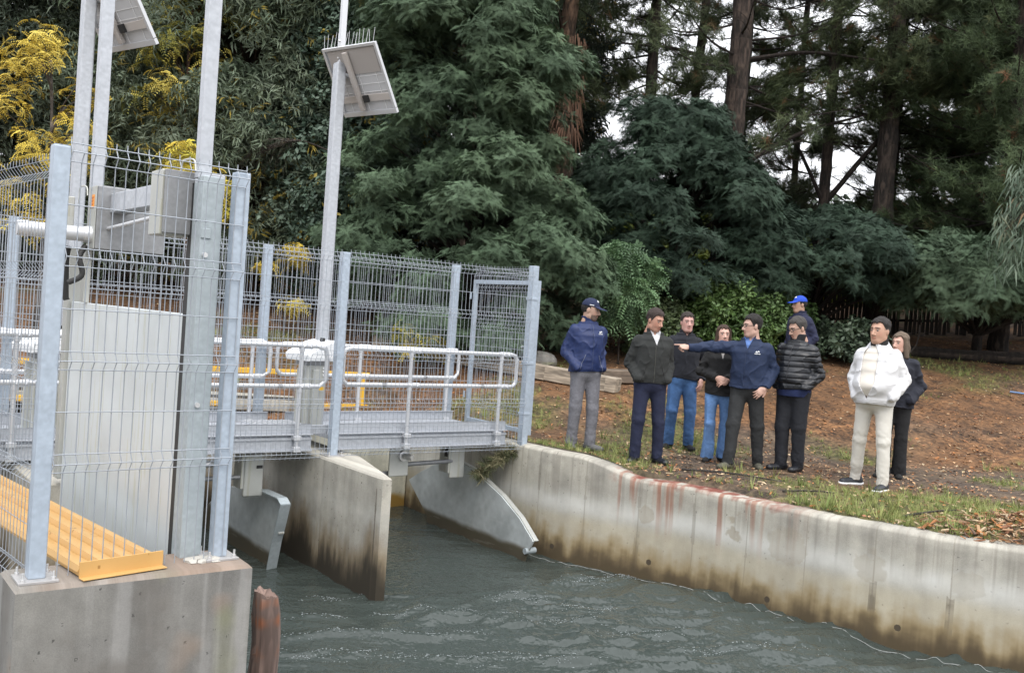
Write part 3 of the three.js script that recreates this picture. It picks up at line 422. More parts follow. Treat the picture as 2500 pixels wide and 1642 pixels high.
// --- the two open gates under the footbridge
{
  const wet = imageTex(512, 256, (u, v) => { // u: z -2.6..1.0, v: y -1.4..-0.1
    const z = u * 3.6 - 2.6, y = v * 1.3 - 1.4, n = fbm(z * 4, y * 4, 0, 4), m = fbm(z * 16, y * 16, 0, 3), k = 182 + 46 * (n - 0.5) + 26 * (m - 0.5), c = [k * 0.97, k * 1.0, k * 1.0];
    const e = -0.90 + 0.12 * sstep(-1.2, -1.9, z) - 0.02 * z + 0.05 * (n - 0.5); mixc(c, [70, 62, 46], 0.85 * sstep(e + 0.03, e - 0.05, y)); if (fbm(z * 3 + 4, y * 30, 0, 3) > 0.7) mixc(c, [190, 192, 188], 0.2); return c;
  });
  const wetMat = std(0xffffff, 0.5, 0.12, { map: wet }), plateUV = (g, x) => uvScale(g, 1, 0, 0, (px, py, pz) => [(pz + 2.6) / 3.6, (py + 1.4) / 1.3]);
  const sheet = (pts, x, t) => { const g = poly(pts.map(([z, y]) => [-z, y]), t, 0.002); g.rotateY(Math.PI / 2); g.translate(x, 0, 0); return plateUV(g.index ? g.toNonIndexed() : g, x); };
  const g1 = S('radial_gate', 'grey steel gate with a cut corner in the bay left of the pier', 'sluice gate', [-0.3, -1.1, -1], 'open gates under the footbridge');
  const o1 = [[-2.08, -0.95], [-1.84, -0.78], [-1.65, -0.66], [-1.23, -0.464], [-0.33, -0.328], [0.11, -0.327], [0.19, -0.37], [0.13, -0.55], [0.05, -0.75], [-0.1, -1.3], [-2.05, -1.3]];
  sp('side_plate', sheet(o1, -0.42, 0.02), wetMat, g1);
  sp('flange', [[o1[4], o1[5]], [o1[5], o1[6]], [o1[6], o1[7]], [o1[7], o1[8]], [o1[8], o1[9]]].map(([a, b]) => { const g = box(0.1, 0.012, Math.hypot(b[0] - a[0], b[1] - a[1]), 0, 0, 0, 0, 0, 0); g.rotateX(-Math.atan2(b[1] - a[1], b[0] - a[0])); return g.translate(-0.45, (a[1] + b[1]) / 2, (a[0] + b[0]) / 2 + 0.006); }), M.steelBlue, g1);
  sp('lug', rbox(0.06, 0.02, 0.1, -0.43, -0.66, 0.06), M.steel, g1);
  sp('hanger', [rbox(0.2, 0.42, 0.05, -0.6, -0.16, -0.24, 0.02), rbox(0.05, 0.34, 0.18, -0.7, -0.12, -0.32, 0.006)], M.steel, g1);
  sp('slot', box(0.06, 0.03, 0.004, -0.55, -0.08, -0.213), M.black, g1);
  sp('shaft', bar(V(-2.4, -0.185, -0.26), V(-0.7, -0.18, -0.26), 0.022, 0.022, 10), M.steelDark, g1);
  sp('winch', [bar(V(-1.2, -0.03, -0.2), V(-0.95, -0.03, -0.2), 0.035, 0.035, 12), bar(V(-1.0, -0.05, -0.2), V(-0.98, -0.05, -0.02), 0.03, 0.03, 10), rbox(0.07, 0.12, 0.08, -1.0, -0.06, -0.14)], M.bolt, g1);
  const g2 = S('radial_gate', 'dark steel curved gate lowered into the water beside the right wall', 'sluice gate', [2.1, -1.1, -0.5], 'open gates under the footbridge');
  const o2 = [[-1.70, -0.6], [-1.45, -0.46], [-1.17, -0.33], [-0.75, -0.19], [-0.4, -0.24], [-0.12, -0.33], [0.2, -0.44], [0.55, -0.62], [0.8, -0.81], [0.69, -1.0], [0.6, -1.3], [-1.2, -1.3], [-1.25, -0.95], [-1.4, -0.83]];
  sp('side_plate', sheet(o2, 2.09, 0.02), wetMat, g2);
  const arc = []; for (let i = 3; i < 8; i++) arc.push([o2[i], o2[i + 1]]);
  sp('flange', arc.map(([a, b]) => { const g = rbox(0.06, 0.014, Math.hypot(b[0] - a[0], b[1] - a[1]) + 0.01, 0, 0, 0, 0.003); g.rotateX(-Math.atan2(b[1] - a[1], b[0] - a[0])); return g.translate(2.13, (a[1] + b[1]) / 2 + 0.006, (a[0] + b[0]) / 2 + 0.005); }), M.steel, g2);
  sp('lip', [bar(V(2.06, -0.93, 0.71), V(2.2, -0.93, 0.71), 0.032, 0.032, 14)], M.steelBlue, g2);
  sp('bearing_plate', [rbox(0.24, 0.34, 0.02, 1.02, -0.08, -0.24, 0.02)], M.steel, g2);
  sp('bearing', [bar(V(1.06, -0.03, -0.24), V(1.06, -0.03, -0.2), 0.062, 0.055, 18), bar(V(1.06, -0.03, -0.2), V(1.1, -0.03, -0.1), 0.032, 0.032, 14)], M.bolt, g2);
  sp('cheek', rbox(0.2, 0.1, 0.04, 0.86, -0.25, -0.3, 0.02), M.steelDark, g2);
  sp('shaft', bar(V(1.13, -0.13, -0.26), V(1.72, -0.115, -0.26), 0.024, 0.024, 10), M.steelDark, g2);
  sp('hanger', [rbox(0.2, 0.36, 0.04, 1.79, -0.13, -0.26, 0.02), rbox(0.04, 0.3, 0.18, 1.69, -0.1, -0.34, 0.006)], M.steel, g2);
  for (const [hh, yy] of [[0.1, -0.02], [0.03, 0.06]]) sp('slot', box(0.004, hh, 0.06, 1.667, yy, -0.3), M.black, g2);
}
// --- the rotten post at the foreground wall's corner
{
  const wood = imageTex(256, 256, (u, v) => { const n = contrast(fbm(u * 26, v * 3, 0, 4), 2), r = fbm(u * 5, v * 5, 0, 4), c = [84 + 52 * n, 70 + 44 * n, 64 + 40 * n]; mixc(c, [140, 80, 50], clamp((r - 0.56) * 6) * 0.7); return c; });
  const g = new THREE.CylinderGeometry(0.085, 0.1, 1.5, 18, 30), p = g.attributes.position;
  for (let i = 0; i < p.count; i++) { const y = p.getY(i), a = Math.atan2(p.getZ(i), p.getX(i)), r = Math.hypot(p.getX(i), p.getZ(i)), k = 1 + 0.35 * (fbm(a * 1.4 + 9, y * 3, 0, 4) - 0.5) - 0.35 * sstep(0.6, 0.75, y) * Math.abs(Math.sin(a * 1.5)); p.setX(i, Math.cos(a) * r * k * 0.9 + 0.03 * Math.sin(y * 4)); p.setZ(i, Math.sin(a) * r * k); if (y > 0.74) p.setY(i, y - 0.04 * vnoise(a * 3, 2) - 0.03 * Math.max(0, Math.cos(a))); }
  g.computeVertexNormals();
  const t = thing('wooden_post', 'broken rusty brown wooden post in the water beside the foreground wall', 'post', [-1.325, -1.6, -5.33]); t.rotation.z = -0.02; t.rotation.x = 0.03;
  part('timber', g.translate(0, 0.75, 0), std(0xffffff, 0.95, 0, { map: wood, bumpMap: wood, bumpScale: 0.01 }), t);
}
// ---------- people ----------
const smin = (a, b, k) => { const h = clamp(0.5 + (0.5 * (b - a)) / k); return lerp(b, a, h) - k * h * (1 - h); };
const capD = (x, y, z, a, b, ra, rb) => { const bx = b[0] - a[0], by = b[1] - a[1], bz = b[2] - a[2], px = x - a[0], py = y - a[1], pz = z - a[2], t = clamp((px * bx + py * by + pz * bz) / (bx * bx + by * by + bz * bz)); return Math.hypot(px - bx * t, py - by * t, pz - bz * t) - lerp(ra, rb, t); };
const ellD = (x, y, z, c, r) => { x -= c[0]; y -= c[1]; z -= c[2]; const k0 = Math.hypot(x / r[0], y / r[1], z / r[2]), k1 = Math.hypot(x / (r[0] * r[0]), y / (r[1] * r[1]), z / (r[2] * r[2])); return k1 < 1e-6 ? -Math.min(...r) : (k0 * (k0 - 1)) / k1; };
// surface nets of a distance field, skipping far blocks
function netMesh(f, lo, hi, h, color) {
  const n = [0, 1, 2].map((k) => Math.ceil((hi[k] - lo[k]) / h) + 1), [nx, ny, nz] = n, D = new Float32Array(nx * ny * nz), B = 4, at = (i, j, k) => (k * ny + j) * nx + i;
  for (let k = 0; k < nz; k += B) for (let j = 0; j < ny; j += B) for (let i = 0; i < nx; i += B) {
    const c = f(lo[0] + (i + 1.5) * h, lo[1] + (j + 1.5) * h, lo[2] + (k + 1.5) * h), far = Math.abs(c) > h * B * 1.9 + 0.02;
    for (let kk = k; kk < Math.min(nz, k + B); kk++) for (let jj = j; jj < Math.min(ny, j + B); jj++) for (let ii = i; ii < Math.min(nx, i + B); ii++) D[at(ii, jj, kk)] = far ? c : f(lo[0] + ii * h, lo[1] + jj * h, lo[2] + kk * h);
  }
  const id = new Int32Array(nx * ny * nz).fill(-1), pos = [], idx = [];
  for (let k = 0; k < nz - 1; k++) for (let j = 0; j < ny - 1; j++) for (let i = 0; i < nx - 1; i++) {
    let m = 0, cnt = 0, sx = 0, sy = 0, sz = 0; const v = [];
    for (let c = 0; c < 8; c++) { const d = D[at(i + (c & 1), j + ((c >> 1) & 1), k + (c >> 2))]; v.push(d); if (d < 0) m |= 1 << c; }
    if (m === 0 || m === 255) continue;
    for (let a = 0; a < 8; a++) for (const bit of [1, 2, 4]) { const b = a | bit; if (b === a || v[a] < 0 === v[b] < 0) continue; const t = v[a] / (v[a] - v[b]); sx += (a & 1) + (bit === 1 ? t : 0); sy += ((a >> 1) & 1) + (bit === 2 ? t : 0); sz += (a >> 2) + (bit === 4 ? t : 0); cnt++; }
    id[at(i, j, k)] = pos.length / 3; pos.push(lo[0] + (i + sx / cnt) * h, lo[1] + (j + sy / cnt) * h, lo[2] + (k + sz / cnt) * h);
  }
  const quad = (a, b, c, d, flip) => { if (a < 0 || b < 0 || c < 0 || d < 0) return; if (flip) idx.push(a, c, b, a, d, c); else idx.push(a, b, c, a, c, d); };
  for (let k = 1; k < nz - 1; k++) for (let j = 1; j < ny - 1; j++) for (let i = 1; i < nx - 1; i++) {
    const s = D[at(i, j, k)] < 0;
    if (s !== D[at(i + 1, j, k)] < 0) quad(id[at(i, j - 1, k - 1)], id[at(i, j, k - 1)], id[at(i, j, k)], id[at(i, j - 1, k)], !s);
    if (s !== D[at(i, j + 1, k)] < 0) quad(id[at(i - 1, j, k - 1)], id[at(i - 1, j, k)], id[at(i, j, k)], id[at(i, j, k - 1)], !s);
    if (s !== D[at(i, j, k + 1)] < 0) quad(id[at(i - 1, j - 1, k)], id[at(i, j - 1, k)], id[at(i, j, k)], id[at(i - 1, j, k)], !s);
  }
  const nor = new Float32Array(pos.length), e = h * 0.5;
  for (let i = 0; i < pos.length; i += 3) { const x = pos[i], y = pos[i + 1], z = pos[i + 2], a = f(x + e, y, z) - f(x - e, y, z), b = f(x, y + e, z) - f(x, y - e, z), c = f(x, y, z + e) - f(x, y, z - e), l = Math.hypot(a, b, c) || 1; nor[i] = a / l; nor[i + 1] = b / l; nor[i + 2] = c / l; }
  const g = new THREE.BufferGeometry(); g.setAttribute('position', new THREE.Float32BufferAttribute(pos, 3)); g.setAttribute('normal', new THREE.BufferAttribute(nor, 3)); g.setIndex(idx);
  if (color) { const col = new Float32Array(pos.length); for (let i = 0; i < pos.length; i += 3) { const c = color(pos[i], pos[i + 1], pos[i + 2]); col[i] = c.r; col[i + 1] = c.g; col[i + 2] = c.b; } g.setAttribute('color', new THREE.BufferAttribute(col, 3)); }
  return g;
}
const tableAt = (T, y) => { if (y <= T[0][0]) return T[0]; for (let i = 1; i < T.length; i++) if (y < T[i][0]) { const t = (y - T[i - 1][0]) / (T[i][0] - T[i - 1][0]), u = t * t * (3 - 2 * t); return T[i].map((v, k) => lerp(T[i - 1][k], v, k ? u : t)); } return T[T.length - 1]; };
const fabricTex = imageTex(256, 256, (u, v) => { const k = 226 + 34 * (contrast(tfbm(u, v, 60, 2), 1.6) - 0.5) + 14 * (tfbm(u, v, 6, 3, 4) - 0.5); return [k, k, k]; });
const denimTex = imageTex(256, 256, (u, v) => { const n = contrast(tfbm(u, v, 5, 3, 2), 2), m = tfbm(u, v, 46, 2, 8), k = 165 + 70 * n + 44 * (m - 0.5); return [k * 0.96, k, k * 1.04]; });
const skinMat = std(0xffffff, 0.55, 0, { vertexColors: true }), hairMat = (c) => std(c, 0.9, 0, { map: fabricTex });
const cloth = (c, rough = 0.85, map = fabricTex) => std(c, rough, 0, { map });
function makePerson(o) {
  const H = o.h / 1.75, cs = Math.cos(o.turn), sn = Math.sin(o.turn), gy = groundY(o.x, o.z);
  const root = thing('person', o.label, 'person', [o.x, gy - 0.008, o.z], o.turn, undefined); root.scale.setScalar(H);
  const toL = (wx, wz) => { const dx = (wx - o.x) / H, dz = (wz - o.z) / H; return [dx * cs - dz * sn, dx * sn + dz * cs]; };
  const bw = o.bw ?? 1, bd = o.bd ?? 1, belly = o.belly ?? 0, seed = o.seed;
  const feet = o.feet.map(([wx, wz, yaw = 0]) => { const [x, z] = toL(wx, wz); return { x, z, yaw: yaw - o.turn }; }); // [right, left]
  const legs = [-1, 1].map((s, i) => { const f = feet[i]; return { hip: [s * 0.088, 0.91, 0], knee: [lerp(s * 0.088, f.x, 0.55) + s * 0.004, 0.49, lerp(0, f.z, 0.5) + 0.025], ankle: [f.x, 0.085, f.z] }; });
  const sh = 0.185 * (o.shoulder ?? bw), arms = [-1, 1].map((s, i) => ({ sh: [s * (sh - 0.026), 1.362, -0.008], el: o.arms[i][0], wr: o.arms[i][1] }));
  const hp = [0, 1.612, 0.03].map((v, k) => v + (o.lean ? o.lean[k] : 0));
  const hm = new THREE.Matrix4().makeRotationFromEuler(new THREE.Euler(o.pitch ?? 0, (o.headYaw ?? 0), o.roll ?? 0, 'YXZ')).setPosition(...hp), hs = (o.headScale ?? 1) * 1.02; hm.scale(V(hs, hs, hs));
  const torso = (grow, T) => (x, y, z) => { const [, w, d, zo] = tableAt(T, y), a = x / (w + grow), b = (z - zo) / (d + grow); return (Math.hypot(a, b) - 1) * Math.min(w + grow, d + grow) * 0.9; };
  const T0 = [[0.8, 0.15, 0.115, 0], [0.93, 0.165, 0.118, 0.0], [1.05, 0.152, 0.112, 0.005], [1.2, 0.158, 0.12, 0.008], [1.31, 0.168, 0.12, 0], [1.39, 0.14, 0.1, -0.01], [1.46, 0.082, 0.07, -0.012], [1.54, 0.052, 0.054, 0.0]].map(([y, w, d, zo]) => { const k = Math.exp(-(((y - 1.05) / 0.14) ** 2)); return [y, w * (y > 1.43 ? 1 : bw) + 0.02 * belly * k, d * (y > 1.44 ? 1 : bd) + 0.05 * belly * k, zo + 0.035 * belly * k]; });
  // skin: one continuous body with its head, and hands where they show
  const shown = [0, 1].map((i) => (o.hands ?? []).some((q) => q[0] === i)); const tB = torso(-0.012, T0), tone = o.skin, skinC = lin(...tone), dark = lin(...(o.hairC ?? [0.02, 0.015, 0.012])), lip = lin(tone[0] * 0.8, tone[1] * 0.55, tone[2] * 0.55);
  const body = (x, y, z) => {
    let d = Math.max(tB(x, y, z), y - 1.5, 0.93 - y); d = smin(d, capD(x, y, z, [0, 1.42, -0.01], [hp[0], hp[1] - 0.02, hp[2] - 0.02], 0.056, 0.052), 0.03);
    for (const l of legs) { d = smin(d, capD(x, y, z, l.hip, l.knee, 0.078, 0.052), 0.03); d = smin(d, capD(x, y, z, l.knee, l.ankle, 0.05, 0.036), 0.02); }
    arms.forEach((a, i) => { d = smin(d, capD(x, y, z, a.sh, a.el, 0.05, 0.038), 0.03); d = smin(d, capD(x, y, z, a.el, shown[i] ? a.wr : a.wr.map((v, k) => lerp(a.el[k], v, 0.8)), 0.036, 0.026), 0.015); });
    return d;
  };
  const gs = [netMesh(body, [-0.95, 0.03, -0.5], [0.95, 1.7, 0.6], 0.016, () => skinC)];
  const hd = (x, y, z) => {
    const ax = Math.abs(x); let d = ellD(x, y, z, [0, 0.03, -0.014], [0.074, 0.088, 0.095]); d = smin(d, ellD(x, y, z, [0, -0.03, 0.02], [0.061 * (o.face ?? 1), 0.09, 0.072]), 0.03);
    d = smin(d, ellD(x, y, z, [0, -0.092, 0.055], [0.03 * (o.face ?? 1), 0.024, 0.028]), 0.03); d = smin(d, capD(ax, y, z, [0.045, -0.07, 0.0], [0.02, -0.1, 0.05], 0.02, 0.018), 0.03);
    d = smin(d, capD(ax, y, z, [0.002, 0.03, 0.082], [0.036, 0.028, 0.07], 0.012, 0.01), 0.016); d = -smin(-d, Math.hypot(ax - 0.031, y - 0.008, z - 0.098) - 0.017, 0.012);
    d = smin(d, capD(x, y, z, [0, 0.01, 0.088], [0, -0.03, 0.108], 0.008, 0.013), 0.012); d = smin(d, capD(ax, y, z, [0, -0.036, 0.098], [0.012, -0.036, 0.092], 0.009, 0.008), 0.008);
    d = smin(d, capD(ax, y, z, [0, -0.058, 0.087], [0.02, -0.06, 0.078], 0.008, 0.005), 0.007); d = smin(d, capD(ax, y, z, [0, -0.068, 0.086], [0.016, -0.067, 0.079], 0.008, 0.005), 0.006);
    d = smin(d, ellD(ax, y, z, [0.073, -0.005, -0.012], [0.012, 0.032, 0.019]), 0.008); return smin(d, capD(x, y, z, [0, -0.05, -0.02], [0, -0.16, -0.035], 0.052, 0.054), 0.03);
  };
  const hcol = (x, y, z) => {
    const ax = Math.abs(x), c = skinC.clone();
    if (z > 0.06 && Math.abs(y + 0.063 ) < 0.011 && ax < 0.022) c.lerp(lip, 0.7);
    if (z > 0.06 && Math.abs(y - 0.03 + 0.12 * (ax - 0.03) ** 1) < 0.0065 && ax > 0.012 && ax < 0.05) c.lerp(dark, 0.8);
    if (z > 0.03 && y < -0.04 && ax < 0.06) c.lerp(dark, (o.beard ?? 0) * sstep(-0.035, -0.06, y) * (y < -0.056 && y > -0.07 && ax < 0.02 ? 0.3 : 1));
    if (z > 0.05 && ax > 0.03 && y < -0.005 && y > -0.05) c.lerp(lin(tone[0] * 1.02, tone[1] * 0.8, tone[2] * 0.78), 0.35);
    if (y > 0.01 && z < 0.03 && z > -0.1 && ax > 0.05 && o.fade) c.lerp(dark, o.fade); return c;
  };
  gs.push(netMesh(hd, [-0.1, -0.17, -0.13], [0.1, 0.135, 0.135], 0.0055, hcol).applyMatrix4(hm));
  // hands: wrist at the origin, fingers along +y, back of the hand towards +z, thumb on the +x side (mirrored for a left hand)
  const hand = (i, dir, dorsal, curls, thumb) => {
    const L = [0.07, 0.078, 0.072, 0.056], chains = curls.map((c, k) => { const bx = 0.029 - k * 0.0195, p = [[bx, 0.088 - Math.abs(k - 1.3) * 0.004, 0]]; let a = 0; [0.45, 0.32, 0.26].forEach((q, j) => { a += c[j]; const l = L[k] * q * 1.05, e = p[p.length - 1]; p.push([e[0] + (k - 1.5) * -0.002, e[1] + Math.cos(a) * l, e[2] - Math.sin(a) * l]); }); return p; });
    const th = [[0.03, 0.018, -0.006], ...thumb];
    const f = (x, y, z) => { let d = ellD(x, y, z, [0, 0.05, 0], [0.044, 0.058, 0.018]); d = smin(d, capD(x, y, z, [0, -0.03, 0], [0, 0.02, 0], 0.028, 0.026), 0.02); for (const p of chains) { let q = 1; for (let j = 0; j < 3; j++) q = Math.min(q, capD(x, y, z, p[j], p[j + 1], 0.0098 - j * 0.0007, 0.0092 - j * 0.0008)); d = smin(d, q, 0.006); } let q = 1; for (let j = 0; j < th.length - 1; j++) q = Math.min(q, capD(x, y, z, th[j], th[j + 1], 0.014 - j * 0.002, 0.012 - j * 0.002)); return smin(d, q, 0.01); };
    const g = netMesh(f, [-0.06, -0.06, -0.1], [0.09, 0.19, 0.05], 0.0042, () => skinC), yv = V(...dir).normalize(), zv = V(...dorsal).addScaledVector(yv, -V(...dorsal).dot(yv)).normalize(), xv = V().crossVectors(yv, zv);
    const m = new THREE.Matrix4().makeBasis(xv, yv, zv).setPosition(...arms[i].wr); if (i === 0) return g.applyMatrix4(m);
    const mir = netMesh((x, y, z) => f(-x, y, z), [-0.09, -0.06, -0.1], [0.06, 0.19, 0.05], 0.0042, () => skinC); return mir.applyMatrix4(m);
  };
  (o.hands ?? []).forEach((a) => gs.push(hand(...a)));
  part('body', merged(gs), skinMat, root);
  for (const s of [-1, 1]) { const e = new THREE.SphereGeometry(0.0105, 10, 8).translate(s * 0.031, 0.007, 0.0765), p = new THREE.SphereGeometry(0.0062, 8, 6).translate(s * 0.031, 0.0065, 0.0828); const put = (g, c) => { g.applyMatrix4(hm); g.setAttribute('color', new THREE.BufferAttribute(new Float32Array(g.attributes.position.count * 3).map((_, k) => c[k % 3]), 3)); return g; }; part('eye', [put(e, [0.2, 0.17, 0.155]), put(p, [0.02, 0.012, 0.01])], skinMat, root); }
  // trousers
  const hem = o.hem ?? 0.93, flare = o.flare ?? 0, tL = torso(0.012, T0);
  const trou = (x, y, z) => {
    let d = smin(Math.max(tL(x, y, z), 0.97 - y, y - (hem + 0.1)), ellD(x, y, z, [0, 0.93, 0.004], [0.165 * bw + 0.01, 0.15, 0.118 * bd + 0.012]), 0.03); d = Math.max(d, y - (hem + 0.1));
    for (const l of legs) { const k = o.legW ?? 1; d = smin(d, capD(x, y, z, l.hip, l.knee, 0.096 * k, 0.07 * k), 0.05); d = smin(d, capD(x, y, z, l.knee, [l.ankle[0], 0.03, l.ankle[2] - 0.005], 0.07 * k, 0.06 * k + flare), 0.02); }
    const q = fbm(x * 9 + seed, y * 11 + 2.5 * x, z * 9, 3) - 0.5, low = sstep(0.35, 0.1, y) + 0.7 * Math.exp(-(((y - 0.5) / 0.1) ** 2)) + 0.6 * sstep(0.78, 0.9, y);
    return Math.max(d + 0.032 * q * (0.35 + 0.8 * low), 0.055 - y);
  };
  part('trousers', netMesh(trou, [-0.45, 0.02, -0.4], [0.45, hem + 0.1, 0.45], 0.0105), o.trousers, root);
  // shoes
  feet.forEach((f, i) => {
    const c = Math.cos(f.yaw), s = Math.sin(f.yaw), sd = i ? 1 : -1, fx = (x, y, z) => { const dx = x - f.x, dz = z - f.z, a = dx * c - dz * s, b = dx * s + dz * c; let d = capD(a, y, b, [0, 0.04, -0.05], [sd * 0.008, 0.036, 0.155], 0.043, 0.04); d = smin(d, capD(a, y, b, [0, 0.06, -0.03], [0, 0.11, -0.02], 0.042, 0.046), 0.04); d += 0.3 * Math.max(0, y - 0.045) * sstep(0.02, 0.16, b); return Math.max(d, 0.012 - y, y - 0.13); };
    const m = part('shoe', netMesh(fx, [f.x - 0.26, 0, f.z - 0.26], [f.x + 0.26, 0.14, f.z + 0.26], 0.0085), o.shoes, root);
    if (o.sole) { const so = (x, y, z) => { const dx = x - f.x, dz = z - f.z, a = dx * c - dz * s, b = dx * s + dz * c; return Math.max(capD(a, 0.02, b, [0, 0.02, -0.055], [sd * 0.008, 0.02, 0.158], 0.048, 0.045), Math.abs(y - 0.016) - 0.014); }; part('sole', netMesh(so, [f.x - 0.26, -0.02, f.z - 0.26], [f.x + 0.26, 0.05, f.z + 0.26], 0.008), o.sole, m); }
  });
  // jacket
  const J = o.jacket, TJ = T0.map(([y, w, d, zo]) => [y, w + (y < 1.1 ? (J.loose ?? 0.01) : 0.005), d + (y < 1.1 ? (J.loose ?? 0.01) : 0.006), zo]), tj = torso(0.022, TJ), sw = J.sleeve ?? 1;
  const vTop = 1.56, jac = (x, y, z) => {
    let d = Math.max(tj(x, y, z), y - 1.47);
    for (const a of arms) {
      const e = smin(capD(x, y, z, a.sh, a.el, 0.073 * sw, 0.06 * sw), capD(x, y, z, a.el, a.wr, 0.06 * sw, (shown[arms.indexOf(a)] ? 0.046 : 0.05) * sw), 0.02), L = Math.hypot(...[0, 1, 2].map((k) => a.wr[k] - a.el[k])), t = ((x - a.wr[0]) * (a.wr[0] - a.el[0]) + (y - a.wr[1]) * (a.wr[1] - a.el[1]) + (z - a.wr[2]) * (a.wr[2] - a.el[2])) / L, q = fbm(x * 16 + seed, y * 16, z * 16, 2) - 0.5, de = Math.hypot(x - a.el[0], y - a.el[1], z - a.el[2]);
      d = smin(d, Math.max(e + 0.036 * q * (0.4 + 1.1 * Math.exp(-((de / 0.14) ** 2))), t - (shown[arms.indexOf(a)] ? 0.005 : 0.06)), 0.03);
    }
    const q = fbm(x * 6 + seed, y * 10, z * 6 + 3, 3) - 0.5; d += (J.crumple ?? 0.02) * q * (0.6 + 0.7 * sstep(1.12, 0.95, y)); { const rg = 1 - Math.abs(2 * vnoise(x * 9 + y * 5 + seed, y * 8 - x * 6, z * 7) - 1); d -= (J.fold ?? 0.009) * rg ** 3; }
    if (J.quilt) d += 0.011 * (1 - Math.abs(Math.sin((y - (z > 0 ? 0 : 0.012)) * Math.PI / 0.062))) ** 2.2;
    d = Math.max(d, hem - y - 0.0 + 0.012 * Math.sin(x * 9 + seed));
    const r = Math.hypot(x, (z + 0.006) * 0.95), cy = 1.485 + (J.collarUp ?? 0), fold = Math.max(Math.abs(r - 0.073 - (y - 1.5) * 0.12) - 0.011, Math.abs(y - cy) - 0.038);
    d = smin(d, fold, 0.012); d = Math.max(d, -Math.max(r - 0.06, 1.44 - y));
    if (J.v) { const [depth, wide] = J.v, w = wide * (y - (1.5 - depth)) / depth; if (z > -0.02) d = Math.max(d, -(Math.max(Math.abs(x - (J.vx ?? 0)) - w, (1.5 - depth) - y) )); }
    if (J.open) { const w = J.open(y); if (z > 0 && w > 0) d = Math.max(d, -(Math.abs(x - (J.vx ?? 0)) - w)); }
    return d;
  };
  const jm = part('jacket', netMesh(jac, [-0.95, hem - 0.05, -0.45], [0.95, 1.62, 0.6], 0.0105), J.mat, root);
  if (J.shirt) { const ts = torso(J.shirtGrow ?? 0.006, T0); part('shirt', netMesh((x, y, z) => { let d = Math.max(ts(x, y, z) + 0.006 * (fbm(x * 9, y * 9, 2) - 0.5), y - (J.shirtTop ?? 1.5), (J.shirtLow ?? 1.1) - y); if (J.shirtCollar) d = smin(d, Math.max(Math.abs(Math.hypot(x, z) - 0.066) - 0.008, Math.abs(y - 1.51) - 0.03), 0.01); return Math.max(d, -Math.max(Math.hypot(x, z) - 0.056, 1.45 - y), -Math.max(Math.abs(x) - (y - 1.44) * 0.45, 1.44 - y, -z)); }, [-0.26, 0.84, -0.25], [0.26, 1.58, 0.32], 0.011), J.shirt, root); }
  const front = (x, y, grow = 0.026) => { let z = 0.4; while (z > 0 && jac(x, y, z) > 0.001) z -= 0.003; return z; };
  if (J.zip) { const p = []; for (let y = hem + 0.02; y < (J.zipTop ?? 1.47); y += 0.04) p.push(V(J.zipX ?? 0, y, front(J.zipX ?? 0, y) + 0.002)); part('zipper', tube(p, 0.0045, 5, 2), J.zip, jm); }
  if (J.logo) { const lx = J.logoX ?? 0.1, ly = J.logoY ?? 1.33, z = front(lx, ly) + 0.0035, dz = (front(lx + 0.02, ly) - front(lx - 0.02, ly)) / 0.04, a = -Math.atan(dz), mk = (g) => g.rotateY(a).translate(lx, ly, z); const fl = poly([[-0.026, 0.012], [-0.012, 0.03], [-0.002, 0.02], [0.012, 0.034], [0.026, 0.014], [0.008, 0.02], [-0.004, 0.01]], 0.004); const bars = []; for (let i = 0; i < 8; i++) bars.push(mk(box(0.005, 0.008 + 0.003 * (i % 3 === 0), 0.004, -0.028 + i * 0.008, -0.002, 0))); part('logo', [mk(fl.translate(0, 0, -0.002)), ...bars], J.logo, jm); }
  if (J.welts) for (const s of [-1, 1]) { const p = []; for (let i = 0; i <= 5; i++) { const x = s * (0.085 + 0.012 * i), y = 1.10 - 0.035 * i; p.push(V(x, y, front(x, y) + 0.001)); } part('pocket_welt', tube(p, 0.0035, 5, 2), J.welts, jm); }
  { const hz = []; for (let i = 0; i <= 14; i++) { const x = -0.15 + 0.3 * i / 14; hz.push(V(x * bw, hem + 0.035, front(x * bw, hem + 0.035) + 0.0005)); } part('hem_seam', tube(hz, 0.003, 4, 2), J.mat, jm); }
  // hair and headwear
  const hairs = (x, y, z) => {
    let d = ellD(x, y, z, [0, 0.034, -0.016], [0.080 + 0.003 * sstep(0.03, 0.08, y), 0.1, 0.105]) + 0.014 * (fbm(x * 28 + seed, y * 28, z * 40, 2) - 0.5) - (o.hairVol ?? (o.cap ? -0.012 : 0.006)) * sstep(0.02, 0.07, y);
    const jag = 0.014 * (fbm(x * 60 + seed, z * 60, 0, 2) - 0.5), line = z > 0.045 ? (o.hairline ?? 0.08) : z > -0.005 ? lerp(-0.012, o.hairline ?? 0.08, sstep(0.008, 0.05, z)) : lerp(-0.06, -0.012, sstep(-0.06, 0.0, z)); d = Math.max(d, line + 2.5 * jag - y);
    if (o.longHair) { for (const s of [-1, 1]) d = smin(d, capD(x, y, z, [s * 0.066, 0.06, 0.01], [s * 0.085, -0.15, -0.01], 0.026, 0.03), 0.02); d = smin(d, ellD(x, y, z, [0, -0.06, -0.075], [0.085, o.longHair, 0.045]), 0.03) + 0.006 * (fbm(x * 50, y * 8, z * 50, 2) - 0.5); }
    return d;
  };
  if (o.hair) part('hair', netMesh(hairs, [-0.14, -0.3, -0.16], [0.14, 0.16, 0.12], 0.0065).applyMatrix4(hm), o.hair, root);
